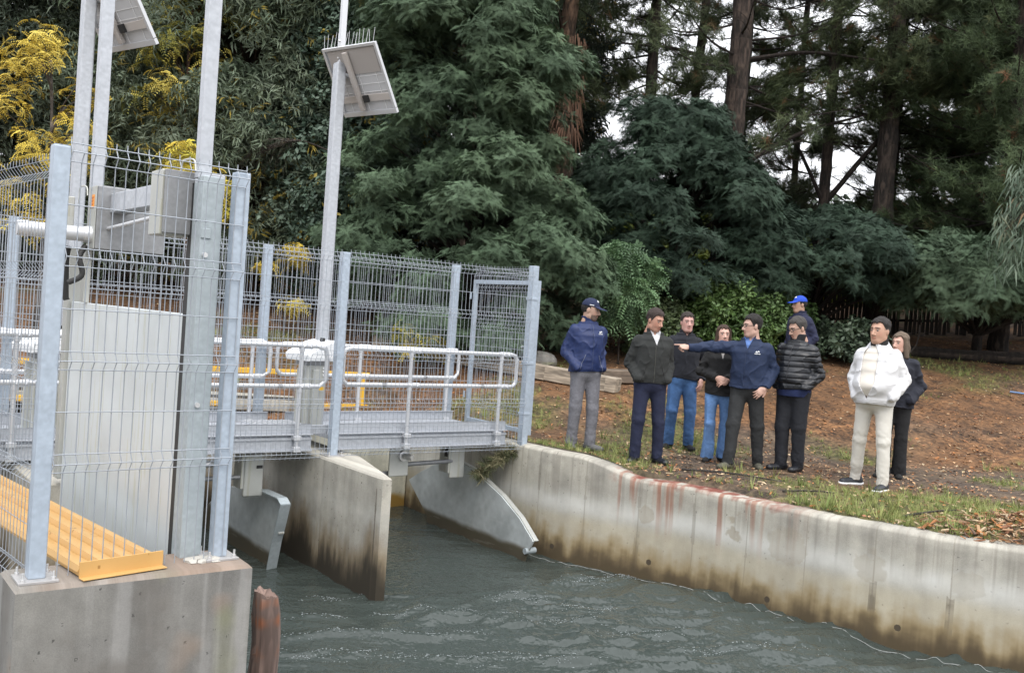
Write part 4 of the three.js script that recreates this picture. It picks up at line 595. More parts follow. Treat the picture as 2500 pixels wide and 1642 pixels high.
  if (o.cap) {
    const cp = (x, y, z) => { let d = Math.max(ellD(x, y, z, [0, 0.036, -0.014], [0.086, 0.1, 0.105]), 0.042 - y); const bl = Math.max(ellD(x, y - 0.25 * x * x * -6 * 0.1, z, [0, 0.046, 0.1], [0.078, 0.3, 0.085]), Math.abs(y - 0.048 + (z - 0.08) * 0.22 + x * x * 2.2) - 0.005, -z + 0.04); return smin(d, bl, 0.008); };
    const cm = part('cap', netMesh(cp, [-0.12, 0, -0.14], [0.12, 0.16, 0.21], 0.006).applyMatrix4(hm), o.cap, root); const mark = []; for (const [x, y, w, h] of [[-0.012, 0.105, 0.012, 0.02], [0.002, 0.11, 0.012, 0.024], [0.016, 0.104, 0.014, 0.014]]) { const q = 1 - ((x / 0.086) ** 2) - (((y - 0.036) / 0.1) ** 2), z = -0.014 + 0.105 * Math.sqrt(Math.max(0, q)); mark.push(box(w, h, 0.006, 0, 0, 0, -0.75).translate(x, y, z + 0.001)); }
    part('emblem', mark.map((g) => g.applyMatrix4(hm)), M.white, cm); if (o.capText) part('side_print', [box(0.004, 0.008, 0.05, -0.081, 0.058, 0.02, 0, 0.25)].map((g) => g.applyMatrix4(hm)), M.white, cm);
  }
  if (o.glasses) { const r = []; for (const s of [-1, 1]) { const t = new THREE.TorusGeometry(0.021, 0.0022, 5, 18); t.scale(1.15, 0.85, 1); r.push(t.translate(s * 0.031, 0.006, 0.1)); r.push(bar(V(s * 0.054, 0.01, 0.098), V(s * 0.078, 0.012, 0.0), 0.0025, 0.0025, 5)); } r.push(bar(V(-0.008, 0.008, 0.102), V(0.008, 0.008, 0.102), 0.0022, 0.0022, 5)); part('glasses', r.map((g) => g.applyMatrix4(hm)), M.black, root); }
  return root;
}
const collarOf = (r0, hgt, flare, gap) => netMesh((x, y, z) => { const zz = z + 0.004, yc = 1.475 - 0.55 * Math.max(0, zz), r = Math.hypot(x, zz); return Math.max(Math.abs(r - r0 + (y - yc) * flare * 0.6) - 0.009, Math.abs(y - yc) - hgt, zz > 0 ? gap - Math.abs(x) - 0.5 * (1.42 - y) : -1); }, [-0.18, 1.3, -0.18], [0.18, 1.6, 0.22], 0.009);
const pocket = (s, w = 1) => [[s * 0.212 * w, 1.115, -0.085], [s * 0.155 * w, 0.95, 0.11]];
const blackHair = hairMat(lin(0.018, 0.015, 0.014)), greyHair = hairMat(lin(0.06, 0.055, 0.052)), brownHair = hairMat(lin(0.055, 0.03, 0.02));
makePerson({ label: 'man in navy cap and blue softshell jacket with grey trousers, nearest the gate', seed: 1, h: 1.78, x: 0.89, z: -11.04, turn: 0.38, feet: [[0.78, -11.06, 0.1], [1.0, -11.02, 0.75]], headYaw: 0.85, pitch: 0.14, skin: [0.42, 0.269, 0.201], hairC: [0.012, 0.01, 0.009], beard: 0.75, bw: 1.03,
  arms: [pocket(-1, 1.08), pocket(1, 1.0)], trousers: cloth(lin(0.21, 0.21, 0.235)), shoes: cloth(lin(0.16, 0.16, 0.16)), hair: blackHair, cap: cloth(lin(0.008, 0.017, 0.06)), capText: true, hem: 0.9,
  jacket: { mat: cloth(lin(0.009, 0.026, 0.115), 0.6), zip: cloth(lin(0.05, 0.07, 0.16), 0.4), welts: cloth(lin(0.2, 0.22, 0.3), 0.5), logo: M.white, logoX: 0.1, logoY: 1.345, collarUp: 0.02, loose: 0.016 } });
makePerson({ label: 'man in dark zipped cardigan over white T-shirt and navy trousers, looking down', seed: 2, h: 1.75, x: 1.59, z: -10.6, turn: 0.1, feet: [[1.46, -10.56, -0.35], [1.73, -10.62, 0.45]], headYaw: 0.6, pitch: 0.3, skin: [0.46, 0.246, 0.177], hairC: [0.03, 0.02, 0.016], beard: 0.25,
  arms: [pocket(-1, 1.1), pocket(1, 1.05)], trousers: cloth(lin(0.012, 0.017, 0.05)), shoes: cloth(lin(0.02, 0.022, 0.03), 0.35), hair: hairMat(lin(0.045, 0.03, 0.026)), fade: 0.35, hem: 0.9,
  jacket: { mat: cloth(lin(0.028, 0.03, 0.029), 0.95), zip: cloth(lin(0.07, 0.07, 0.06), 0.5), zipTop: 1.34, welts: cloth(lin(0.012, 0.012, 0.012)), v: [0.17, 0.07], vx: 0.015, shirt: cloth(lin(0.74, 0.75, 0.78)), shirtLow: 1.25, loose: 0.014 } });
makePerson({ label: 'young man in dark pullover and blue jeans standing behind the two pointing and cardigan men', seed: 3, h: 1.74, x: 2.19, z: -11.88, turn: 0.05, feet: [[2.06, -11.88, -0.5], [2.31, -11.86, 0.15]], headYaw: 0.05, pitch: 0.02, skin: [0.50, 0.290, 0.248], hairC: [0.04, 0.028, 0.022],
  arms: [[[-0.27, 1.13, -0.05], [-0.24, 0.93, 0.06]], [[0.285, 1.13, -0.06], [0.215, 0.91, 0.09]]], hands: [[1, [-0.15, -0.9, 0.25], [0.7, 0.1, 0.7], [[0.3, 0.3, 0.2], [0.3, 0.3, 0.2], [0.3, 0.3, 0.2], [0.3, 0.3, 0.2]], [[0.045, 0.04, -0.01], [0.05, 0.062, -0.012]]]], trousers: cloth(lin(0.085, 0.19, 0.4), 0.85, denimTex), shoes: cloth(lin(0.012, 0.012, 0.013)), hair: hairMat(lin(0.04, 0.03, 0.025)), fade: 0.4, hem: 0.9, legW: 1.05,
  jacket: { mat: cloth(lin(0.016, 0.018, 0.026), 0.95), v: [0.08, 0.05], logo: cloth(lin(0.14, 0.17, 0.26)), logoX: 0.105, shirt: cloth(lin(0.03, 0.03, 0.032)), shirtLow: 1.3, loose: 0.014 } });
makePerson({ label: 'woman with long brown hair in black jacket and flared jeans, hands clasped', seed: 4, h: 1.62, x: 2.47, z: -11.05, turn: -0.05, feet: [[2.38, -11.0, -0.35], [2.57, -11.08, 0.1]], headYaw: 0.05, pitch: -0.08, skin: [0.56, 0.340, 0.270], hairC: [0.05, 0.03, 0.02], bw: 0.86, bd: 0.9, face: 0.92,
  arms: [[[-0.235, 1.14, -0.03], [-0.075, 1.075, 0.2]], [[0.22, 1.13, -0.04], [0.06, 1.06, 0.2]]], hands: [[0, [0.8, -0.15, 0.35], [-0.3, 0.3, 0.9], [[0.5, 0.5, 0.4], [0.5, 0.5, 0.4], [0.55, 0.5, 0.4], [0.6, 0.5, 0.4]], [[0.045, 0.045, -0.015], [0.04, 0.07, -0.02]]], [1, [-0.8, -0.25, 0.35], [0.2, 0.5, 0.8], [[0.5, 0.6, 0.4], [0.5, 0.6, 0.4], [0.55, 0.6, 0.4], [0.6, 0.5, 0.4]], [[0.045, 0.045, -0.015], [0.04, 0.07, -0.02]]]],
  trousers: cloth(lin(0.2, 0.36, 0.66), 0.85, denimTex), shoes: cloth(lin(0.01, 0.01, 0.01)), flare: 0.028, legW: 0.92, hair: brownHair, longHair: 0.16, hairline: 0.082, hem: 0.86,
  jacket: { mat: cloth(lin(0.014, 0.014, 0.015)), v: [0.2, 0.05], shirt: cloth(lin(0.55, 0.53, 0.52)), shirtLow: 1.15, loose: 0.022 } });
{
  const p = makePerson({ label: 'man in navy fleece jacket pointing with outstretched right arm, wearing glasses', seed: 5, h: 1.76, x: 2.71, z: -10.68, turn: -0.36, feet: [[2.53, -10.6, -0.75], [2.9, -10.74, -0.1]], headYaw: -1.0, pitch: 0.08, skin: [0.50, 0.314, 0.248], hairC: [0.016, 0.012, 0.011], beard: 0.12, bw: 1.06,
    arms: [[[-0.43, 1.345, 0.115], [-0.655, 1.325, 0.225]], [[0.27, 1.13, -0.085], [0.2, 0.935, 0.115]]],
    hands: [[0, [-0.88, 0.03, 0.44], [0.1, 0.75, 0.6], [[0.1, 0.1, 0.05], [1.15, 1.2, 0.6], [1.25, 1.25, 0.7], [1.3, 1.25, 0.7]], [[0.052, 0.035, -0.012], [0.054, 0.066, -0.018]]], [1, [-0.55, -0.55, 0.35], [0.45, 0.2, 0.85], [[0.3, 0.5, 0.3], [0.35, 0.5, 0.3], [0.4, 0.5, 0.3], [0.45, 0.5, 0.3]], [[0.05, 0.045, -0.008], [0.062, 0.075, -0.012]]]],
    trousers: cloth(lin(0.028, 0.03, 0.032)), shoes: cloth(lin(0.12, 0.115, 0.085)), hair: blackHair, hairVol: 0.008, glasses: true, hem: 0.92, legW: 1.04,
    jacket: { mat: cloth(lin(0.008, 0.022, 0.068), 0.8), zip: cloth(lin(0.015, 0.03, 0.08), 0.5), zipTop: 1.34, zipX: -0.03, v: [0.15, 0.06], vx: -0.02, shirt: cloth(lin(0.13, 0.24, 0.56)), shirtCollar: true, shirtLow: 1.25, logo: M.white, logoX: 0.095, logoY: 1.31, loose: 0.018 } });
  part('collar', collarOf(0.085, 0.05, 0.9, 0.05), cloth(lin(0.18, 0.18, 0.19)), p);
}
makePerson({ label: 'man with grey-black hair and glasses in black quilted puffer jacket, looking down', seed: 6, h: 1.76, x: 3.24, z: -10.69, turn: -0.72, feet: [[3.16, -10.72, -1.1], [3.33, -10.66, -0.75]], headYaw: -0.5, pitch: 0.34, skin: [0.45, 0.280, 0.212], hairC: [0.03, 0.028, 0.028], bw: 1.02, bd: 1.12, belly: 0.6,
  arms: [pocket(-1, 1.05), pocket(1, 1.12)], trousers: cloth(lin(0.015, 0.017, 0.024)), shoes: cloth(lin(0.02, 0.022, 0.028), 0.4), hair: greyHair, glasses: true, hem: 0.93, legW: 1.12,
  jacket: { mat: cloth(lin(0.012, 0.014, 0.019), 0.42), quilt: true, collarUp: 0.03, loose: 0.016, sleeve: 1.12, shirt: cloth(lin(0.02, 0.035, 0.12)), shirtLow: 0.85, shirtTop: 0.97, shirtGrow: 0.022, zip: cloth(lin(0.02, 0.02, 0.025), 0.3) } });
makePerson({ label: 'man in bright blue cap and dark jacket standing farthest back behind the puffer jacket', seed: 7, h: 1.72, x: 4.22, z: -13.9, turn: -1.1, feet: [[4.15, -13.98, -1.1], [4.28, -13.82, -1.1]], headYaw: -0.3, pitch: 0.05, skin: [0.40, 0.246, 0.177], hairC: [0.012, 0.01, 0.01], arms: [pocket(-1), pocket(1, 1.1)], trousers: cloth(lin(0.02, 0.02, 0.03)), shoes: cloth(lin(0.02, 0.02, 0.02)), hair: blackHair, cap: cloth(lin(0.015, 0.075, 0.55)), jacket: { mat: cloth(lin(0.014, 0.018, 0.055)), loose: 0.012 } });
makePerson({ label: 'stout man in open white jacket, cream shirt and pale trousers at the right', seed: 8, h: 1.8, x: 3.86, z: -9.9, turn: -0.55, feet: [[3.78, -10.08, -1.15], [3.93, -9.72, -0.75]], headYaw: -0.42, pitch: 0.04, skin: [0.46, 0.269, 0.189], hairC: [0.02, 0.018, 0.017], bw: 1.04, bd: 1.22, belly: 1.3, face: 1.14, headScale: 1.06, fade: 0.5, shoulder: 1.0,
  arms: [pocket(-1, 1.12), [[0.255, 1.12, -0.08], [0.2, 0.96, 0.15]]], trousers: std(lin(0.54, 0.52, 0.47), 0.85), shoes: cloth(lin(0.02, 0.024, 0.034), 0.5), sole: M.white, hair: hairMat(lin(0.028, 0.024, 0.022)), hairline: 0.08, hem: 0.86, legW: 0.96,
  jacket: { mat: std(lin(0.6, 0.6, 0.61), 0.75), loose: 0.0, sleeve: 0.93, crumple: 0.012, fold: 0.011, vx: -0.05, open: (y) => 0.075 * sstep(0.9, 1.1, y) * sstep(1.5, 1.36, y) + 0.02 * sstep(1.36, 1.5, y), shirt: std(lin(0.6, 0.56, 0.5), 0.9), shirtLow: 0.95, shirtTop: 1.46, shirtGrow: 0.012, collarUp: -0.005 } });
{
  const p = scene.children[scene.children.length - 1];
  part('collar', collarOf(0.098, 0.055, 1.1, 0.05), cloth(lin(0.74, 0.75, 0.77)), p);
  part('shirt_collar', netMesh((x, y, z) => Math.max(Math.abs(Math.hypot(x, z - 0.005) - 0.073) - 0.012, Math.abs(y - 1.5) - 0.04), [-0.12, 1.42, -0.12], [0.12, 1.58, 0.14], 0.009), cloth(lin(0.015, 0.013, 0.012)), p);
}
makePerson({ label: 'woman with streaked brown hair in dark clothes half hidden behind the white jacket', seed: 9, h: 1.68, x: 4.43, z: -10.75, turn: -0.5, feet: [[4.34, -10.75, -0.8], [4.52, -10.75, -0.4]], headYaw: -0.5, pitch: 0.05, skin: [0.55, 0.330, 0.260], hairC: [0.06, 0.04, 0.03], bw: 0.98, bd: 1.0, flare: 0.03, arms: [pocket(-1), pocket(1, 1.15)], trousers: cloth(lin(0.012, 0.012, 0.014)), shoes: cloth(lin(0.01, 0.01, 0.01)), hair: hairMat(lin(0.15, 0.11, 0.08)), longHair: 0.1, hem: 0.86, jacket: { mat: cloth(lin(0.012, 0.014, 0.026)), loose: 0.02 } });
// ---------- vegetation and the woodland edge ----------
const leafMat = (rough = 0.75) => new THREE.MeshStandardMaterial({ color: 0xffffff, roughness: rough, side: THREE.DoubleSide });
const LM = { dull: leafMat(0.8), gloss: leafMat(0.55) };
function triGeo(list) { const g = new THREE.BufferGeometry(); g.setAttribute('position', new THREE.Float32BufferAttribute(list, 3)); g.computeVertexNormals(); return g; }
function sprigWattle(seed) { // a fan of feathery fronds
  const r = rngOf(seed), L = [];
  for (let f = 0; f < 6; f++) {
    const a = (f / 6) * 6.283 + r() * 0.8, el = 0.15 + 0.75 * r(), len = 0.15 + 0.09 * r(), d = V(Math.cos(a) * Math.cos(el), Math.sin(el), Math.sin(a) * Math.cos(el)), s = V(-Math.sin(a), 0, Math.cos(a)), n = 9;
    for (let i = 1; i <= n; i++) { const t = i / n, p = d.clone().multiplyScalar(len * t); p.y -= 0.07 * t * t; const w = 0.05 * Math.sin(Math.PI * Math.min(0.96, 0.25 + 0.68 * t)), fw = d.clone().multiplyScalar(0.0125); for (const k of [-1, 1]) { const e = p.clone().addScaledVector(s, k * w).addScaledVector(d, 0.02); e.y -= 0.012 * r(); const q = p.clone().add(fw); L.push(p.x, p.y, p.z, e.x, e.y, e.z, q.x, q.y, q.z); } }
  }
  return triGeo(L);
}
function sprigLeaves(seed, n, len, wid, droop, spread = 0.16) { // single lance-shaped leaves on a twig
  const r = rngOf(seed), L = [];
  for (let i = 0; i < n; i++) {
    const a = r() * 6.283, el = 1.2 * r() - 0.4, p = V((r() - 0.5) * spread, (r() - 0.3) * spread, (r() - 0.5) * spread), d = V(Math.cos(a) * Math.cos(el), Math.sin(el) - droop, Math.sin(a) * Math.cos(el)).normalize(), s = V(r() - 0.5, r() - 0.5, r() - 0.5).cross(d).normalize(), l = len * (0.7 + 0.6 * r()), w = wid * (0.8 + 0.4 * r()), m = p.clone().addScaledVector(d, l * 0.45), e = p.clone().addScaledVector(d, l), x = m.clone().addScaledVector(s, w), y = m.clone().addScaledVector(s, -w); e.y -= droop * l * 0.25;
    L.push(p.x, p.y, p.z, x.x, x.y, x.z, e.x, e.y, e.z, p.x, p.y, p.z, e.x, e.y, e.z, y.x, y.y, y.z);
  }
  return triGeo(L);
}
function sprigNeedles(seed) { const r = rngOf(seed), L = []; for (let i = 0; i < 30; i++) { const a = r() * 6.283, el = 1.5 * r() - 0.25, d = V(Math.cos(a) * Math.cos(el), Math.sin(el), Math.sin(a) * Math.cos(el)), s = V(-d.z, 0.2, d.x).normalize().multiplyScalar(0.005), o = V(0, (r() - 0.3) * 0.16, 0), l = 0.1 + 0.08 * r(), e = o.clone().addScaledVector(d, l); L.push(o.x + s.x, o.y + s.y, o.z + s.z, o.x - s.x, o.y - s.y, o.z - s.z, e.x, e.y, e.z); } return triGeo(L); }
function sprigPinnate(seed, n = 4) { const r = rngOf(seed), L = []; for (let f = 0; f < n; f++) { const a = (f / n) * 6.283 + r(), el = 0.1 + 0.6 * r(), len = 0.24 + 0.1 * r(), d = V(Math.cos(a) * Math.cos(el), Math.sin(el), Math.sin(a) * Math.cos(el)), s = V(-Math.sin(a), 0, Math.cos(a)); for (let i = 1; i <= 6; i++) { const t = i / 6, p = d.clone().multiplyScalar(len * t); p.y -= 0.16 * t * t; for (const k of [-1, 1]) { const e = p.clone().addScaledVector(s, k * 0.062).addScaledVector(d, 0.025), m1 = p.clone().lerp(e, 0.5).addScaledVector(d, 0.017), m2 = p.clone().lerp(e, 0.5).addScaledVector(d, -0.017); e.y -= 0.02; L.push(p.x, p.y, p.z, m1.x, m1.y, m1.z, e.x, e.y, e.z, p.x, p.y, p.z, e.x, e.y, e.z, m2.x, m2.y, m2.z); } } } return triGeo(L); }
const SG = { wattle: sprigWattle(3), euca: sprigLeaves(4, 15, 0.13, 0.0145, 0.75, 0.22), broad: sprigLeaves(5, 15, 0.085, 0.022, 0.2, 0.16), needle: sprigNeedles(6), yellow: sprigPinnate(7), fern: sprigPinnate(8, 5), droop: sprigLeaves(9, 11, 0.17, 0.013, 1.6, 0.2) };
const bark = imageTex(256, 512, (u, v) => { const a = contrast(fbm(u * 22, v * 7, 0, 4), 2.4), b = contrast(fbm(u * 5, v * 3, 0, 3), 2), k = 110 + 110 * a + 36 * (b - 0.5); return [k, k * 0.97, k * 0.94]; });
const barkMat = (c) => std(c, 0.95, 0, { map: bark, bumpMap: bark, bumpScale: 0.02 });
const BK = { dark: barkMat(lin(0.075, 0.058, 0.048)), pine: barkMat(lin(0.105, 0.08, 0.068)), pale: barkMat(lin(0.42, 0.35, 0.29)), brown: barkMat(lin(0.2, 0.13, 0.09)), grey: barkMat(lin(0.3, 0.27, 0.25)) };
function limb(pts, r0, r1, seg = 8, sd = 1, tex = true) { // a tapered, slightly knobbly tube
  const c = new THREE.CatmullRomCurve3(pts), n = Math.max(3, Math.ceil(c.getLength() / 0.22)), g = new THREE.TubeGeometry(c, n, 1, seg, false), p = g.attributes.position, P = c.getSpacedPoints(n), uv = g.attributes.uv, len = c.getLength();
  for (let i = 0; i < p.count; i++) { const k = Math.floor(i / (seg + 1)), a = (i % (seg + 1)) % seg, r = lerp(r0, r1, k / n) * (1 + 0.22 * (hash(k, a, sd) - 0.5)); const o = P[k]; p.setXYZ(i, o.x + (p.getX(i) - o.x) * r, o.y + (p.getY(i) - o.y) * r, o.z + (p.getZ(i) - o.z) * r); uv.setXY(i, uv.getY(i) * Math.max(0.3, r0 * 4), (uv.getX(i) * len) / 1.6); }
  g.computeVertexNormals(); g.userData.ownUV = true; return g;
}
const qa = new THREE.Quaternion(), qb = new THREE.Quaternion(), up = V(0, 1, 0);
function leaf(list, p, dir, s, c, r) { qa.setFromUnitVectors(up, dir); qb.setFromAxisAngle(up, r() * 6.283); list.push([p, qa.clone().multiply(qb), s, c]); }
function crown(name, parent, geo, mat, list, kind = 'stuff') {
  const im = new THREE.InstancedMesh(geo, mat, list.length), m = new THREE.Matrix4(), s3 = V(1, 1, 1);
  list.forEach(([p, q, s, c], i) => { im.setMatrixAt(i, m.compose(p, q, s3.setScalar(s))); im.setColorAt(i, c); });
  im.name = parent === scene ? numbered(name) : name; im.castShadow = im.receiveShadow = true; im.userData.kind = kind; parent.add(im); return im;
}
// leaves over one flattened lobe; pos in the tree's own frame
const FLECK = [0, lin(0.3, 0.24, 0.05)];
function lobe(list, c, rx, ry, n, size, c0, c1, r, tintJ = 0.25) {
  const t = r() ** 1.7, base = c0.clone().lerp(c1, t), tilt = V((c.x) * 0.12, 1, (c.z) * 0.12).normalize();
  for (let i = 0; i < n; i++) {
    const a = r() * 6.283, y = 2 * r() ** 0.8 - 1, q = Math.sqrt(Math.max(0, 1 - y * y)), k = 0.45 + 0.6 * Math.sqrt(r()), o = V(Math.cos(a) * q * rx * k, y * ry * k, Math.sin(a) * q * rx * k); o.y -= 0.16 * (o.x * c.x + o.z * c.z) / Math.max(0.4, Math.hypot(c.x, c.z));
    const d = V(o.x / rx, o.y / ry * 0.6 + 0.55, o.z / rx).add(V(r() - 0.5, r() - 0.5, r() - 0.5).multiplyScalar(0.9)).add(tilt.clone().multiplyScalar(0.3)).normalize();
    leaf(list, c.clone().add(o), d, size * (0.75 + 0.55 * r()), (r() < FLECK[0] ? FLECK[1] : base).clone().multiplyScalar(1 + tintJ * (2 * r() - 1)), r);
  }
}
function tree(o) { // env: [[height, left, right], ...] about the trunk
  const r = rngOf(o.seed), gy = groundY(o.x, o.z), t = thing(o.name, o.label, o.cat ?? 'tree', [o.x, gy - 0.05, o.z], 0, o.group), E = o.env, top = E[E.length - 1][0], lean = o.lean ?? 0;
  const axis = (y) => V(lean * y + 0.12 * Math.sin(y * 0.7 + o.seed), y, 0.1 * Math.sin(y * 0.5 + o.seed * 2)), gs = [];
  if (o.trunkR) { const pts = []; const tt = o.trunkTop ?? top * 0.92, ns = Math.max(2, Math.ceil(tt / 0.8)); for (let q = 0; q <= ns; q++) pts.push(axis((tt * q) / ns)); gs.push(limb(pts, o.trunkR, o.trunkR * 0.35, 9, o.seed)); }
  const list = [], c0 = lin(...o.c0), c1 = lin(...o.c1), y0 = E[0][0]; FLECK[0] = o.fleck ?? (o.name === 'eucalyptus_tree' ? 0.05 : 0);
  const at = (y) => { let i = 1; while (i < E.length - 1 && E[i][0] < y) i++; const q = clamp((y - E[i - 1][0]) / (E[i][0] - E[i - 1][0])); return [lerp(E[i - 1][1], E[i][1], q), lerp(E[i - 1][2], E[i][2], q)]; };
  for (let i = 0; i < o.lobes; i++) {
    const y = lerp(y0, top, r() ** (o.yBias ?? 0.9)), [l, rr] = at(y), a = r() < (o.front ?? 0.7) ? Math.PI * r() : Math.PI * (1 + r()), k = 0.35 + 0.65 * Math.sqrt(r()), e = Math.cos(a) > 0 ? rr : l, dz = 0.5 * (l + rr) * (o.deep ?? 1), c = axis(y).add(V(Math.cos(a) * e * k, 0, Math.sin(a) * dz * k)), R = o.R * (0.7 + 0.7 * r());
    lobe(list, c, R, R * (o.flat ?? 0.55), Math.round(o.n * (0.6 + 0.8 * r()) * (R / o.R) ** 1.5), o.size ?? 1, c0, c1, r);
    if (o.trunkR && i % (o.every ?? 2) === 0) { const b = axis(Math.max(0.4, y - 0.5 * Math.hypot(c.x, c.z) - 0.3)), m = b.clone().lerp(c, 0.5); m.y += 0.1; gs.push(limb([b, m, c], Math.min(o.trunkR * 0.4, 0.05), 0.008, 5, i)); }
  }
  if (gs.length) part('trunk', gs, o.bark ?? BK.dark, t);
  crown('crown', t, SG[o.type], o.mat ?? LM.dull, list); return t;
}
function pine(o) {
  const r = rngOf(o.seed), gy = groundY(o.x, o.z), t = thing('pine_tree', o.label, 'tree', [o.x, gy - 0.05, o.z]), ax = (y) => V((o.lean ?? 0) * y, y, 0), gs = [], list = [], c0 = lin(...(o.c0 ?? [0.036, 0.056, 0.022])), c1 = lin(...(o.c1 ?? [0.085, 0.105, 0.042])), dead = lin(0.16, 0.075, 0.035), pts = [];
  for (let y = 0; y <= o.h; y += 1) pts.push(ax(y)); gs.push(limb(pts, o.r, o.r * 0.6, 10, o.seed));
  for (let y = o.y0; y < o.h; y += o.step ?? 0.42) for (let k = 0; k < (o.per ?? 3); k++) {
    const a = r() * 6.283, L = o.L * (0.45 + 0.75 * r()), rise = (o.rise ?? 0.12) + 0.5 * (r() - 0.5), b = ax(y + 0.3 * r()), d = V(Math.cos(a), rise, Math.sin(a)), e = b.clone().addScaledVector(d, L), m = b.clone().addScaledVector(d, L * 0.5); m.y -= 0.08 * L; e.y += 0.1 * L * r(); m.z += 0.2 * (r() - 0.5);
    gs.push(limb([b, m, e], 0.034 * (0.6 + 0.5 * r()), 0.008, 5, k)); const bare = r() < (o.bare ?? 0.25), curve = new THREE.CatmullRomCurve3([b, m, e]);
    for (let j = 0; j < 8; j++) { const p = curve.getPoint(0.3 + 0.65 * r()), q = p.clone().add(V(r() - 0.5, 0.5 * (r() - 0.4), r() - 0.5).multiplyScalar(1.0)); gs.push(limb([p, p.clone().lerp(q, 0.5).add(V(0, 0.04, 0)), q], 0.009, 0.004, 3, j)); if (!bare) for (let n = 0; n < (o.n ?? 11); n++) { const w = p.clone().lerp(q, 0.15 + r()).add(V(r() - 0.5, r() - 0.5, r() - 0.5).multiplyScalar(0.3)); leaf(list, w, V(d.x + r() - 0.5, 0.5 + r() * 0.5, d.z + r() - 0.5).normalize(), 0.8 + 0.6 * r(), (r() < 0.04 ? dead : c0).clone().lerp(c1, r() * 0.9).multiplyScalar(0.8 + 0.4 * r()), r); } }
  }
  for (const [y, a, L, rise, r0] of o.boughs ?? []) { const b = ax(y), e = b.clone().add(V(Math.cos(a) * L, rise * L, Math.sin(a) * L)), m = b.clone().lerp(e, 0.5).add(V(0, 0.06 * L, 0)); gs.push(limb([b, m, e], r0, 0.02, 6, 3)); for (let j = 0; j < 40; j++) { const w = b.clone().lerp(e, 0.5 + 0.6 * r()).add(V(r() - 0.5, r() - 0.3, r() - 0.5).multiplyScalar(0.6)); leaf(list, w, up, 0.8 + 0.5 * r(), c0.clone().lerp(c1, r()), r); } }
  part('trunk', gs, o.bark ?? BK.pine, t); crown('crown', t, SG.needle, LM.dull, list); return t;
}
const silver = [0.06, 0.10, 0.054], silver2 = [0.105, 0.16, 0.088], deepW = [0.02, 0.042, 0.025], deepW2 = [0.036, 0.068, 0.04];
tree({ name: 'wattle_tree', label: 'big feathery silver green wattle tree behind the footbridge gate', seed: 11, x: -0.75, z: -16.6, type: 'wattle', c0: silver, c1: silver2, trunkR: 0.17, trunkTop: 7.5, lean: -0.01, lobes: 270, n: 74, R: 0.42, flat: 0.5, size: 0.85, front: 0.78, deep: 0.85, env: [[0.1, 1.2, 2.5], [0.9, 2.2, 2.75], [1.95, 2.5, 2.1], [2.95, 2.5, 1.45], [3.9, 2.4, 0.85], [4.6, 2.3, 1.15], [5.1, 2.2, 1.55], [5.7, 2.0, 1.1], [6.4, 2.0, 0.35], [8.2, 1.6, 0.2]], yBias: 1.0 });
tree({ name: 'wattle_tree', label: 'dark blue green wattle in the middle, under the thick bare pine trunk', seed: 12, x: 3.0, z: -18.4, type: 'wattle', c0: deepW, c1: deepW2, trunkR: 0.12, lobes: 135, n: 66, R: 0.4, size: 0.9, front: 0.8, env: [[1.0, 1.5, 1.7], [1.6, 1.8, 2.5], [2.4, 1.9, 2.0], [3.2, 1.9, 1.3], [4.4, 1.2, 0.4]] });
tree({ name: 'wattle_tree', label: 'low dark wattle spreading over the picket fence left of the white jacket', seed: 13, x: 5.7, z: -18.6, type: 'wattle', c0: deepW, c1: deepW2, trunkR: 0.1, lobes: 80, n: 64, R: 0.4, size: 0.9, front: 0.8, env: [[1.1, 1.7, 1.9], [1.7, 1.8, 1.9], [2.5, 0.9, 1.2]] });
tree({ name: 'wattle_tree', label: 'low wattle with paler sprays at the right edge above the fallen log', seed: 14, x: 8.9, z: -18.3, type: 'wattle', c0: [0.05, 0.085, 0.046], c1: [0.09, 0.135, 0.074], trunkR: 0.1, lobes: 105, n: 62, R: 0.42, size: 0.9, front: 0.8, env: [[0.95, 1.9, 2.4], [1.5, 2.2, 2.6], [2.1, 1.6, 2.2]] });
// eucalypts on the left and behind
const euA = [0.08, 0.112, 0.068], euB = [0.165, 0.205, 0.14], euD = [0.025, 0.04, 0.024], euE = [0.09, 0.115, 0.075];
tree({ name: 'eucalyptus_tree', label: 'grey green eucalyptus with brown trunk behind the slide gate posts', seed: 21, x: -5.5, z: -19.2, type: 'euca', mat: LM.gloss, c0: euA, c1: euB, trunkR: 0.17, bark: BK.brown, lobes: 250, n: 34, R: 0.5, flat: 0.75, size: 1.1, front: 0.75, env: [[0.5, 0.7, 1.0], [2.0, 2.0, 2.2], [4, 2.6, 2.4], [7, 2.4, 2.2], [9, 1.5, 1.5]] });
tree({ name: 'eucalyptus_tree', label: 'dark leafy eucalyptus between the lamp-like solar mast and the brown trunk', seed: 22, x: -3.1, z: -18.6, type: 'broad', mat: LM.gloss, c0: [0.06, 0.1, 0.07], c1: [0.13, 0.185, 0.135], trunkR: 0.1, bark: BK.dark, lobes: 200, n: 40, R: 0.45, flat: 0.7, size: 1.15, front: 0.78, env: [[0.6, 0.9, 1.1], [2.0, 1.4, 1.4], [4, 1.6, 1.4], [6, 1.3, 1.2], [8, 1.0, 0.9]] });
tree({ name: 'eucalyptus_tree', label: 'bluish eucalyptus filling the gap between the two left masts and the solar panel', seed: 23, x: -7.8, z: -20, type: 'euca', mat: LM.gloss, c0: euA, c1: euB, trunkR: 0.16, bark: BK.grey, lobes: 230, n: 34, R: 0.52, flat: 0.75, size: 1.1, front: 0.75, env: [[0.5, 1, 1], [2, 2, 2], [5, 2.3, 2.4], [8, 2, 2.2], [10, 1, 1]] });
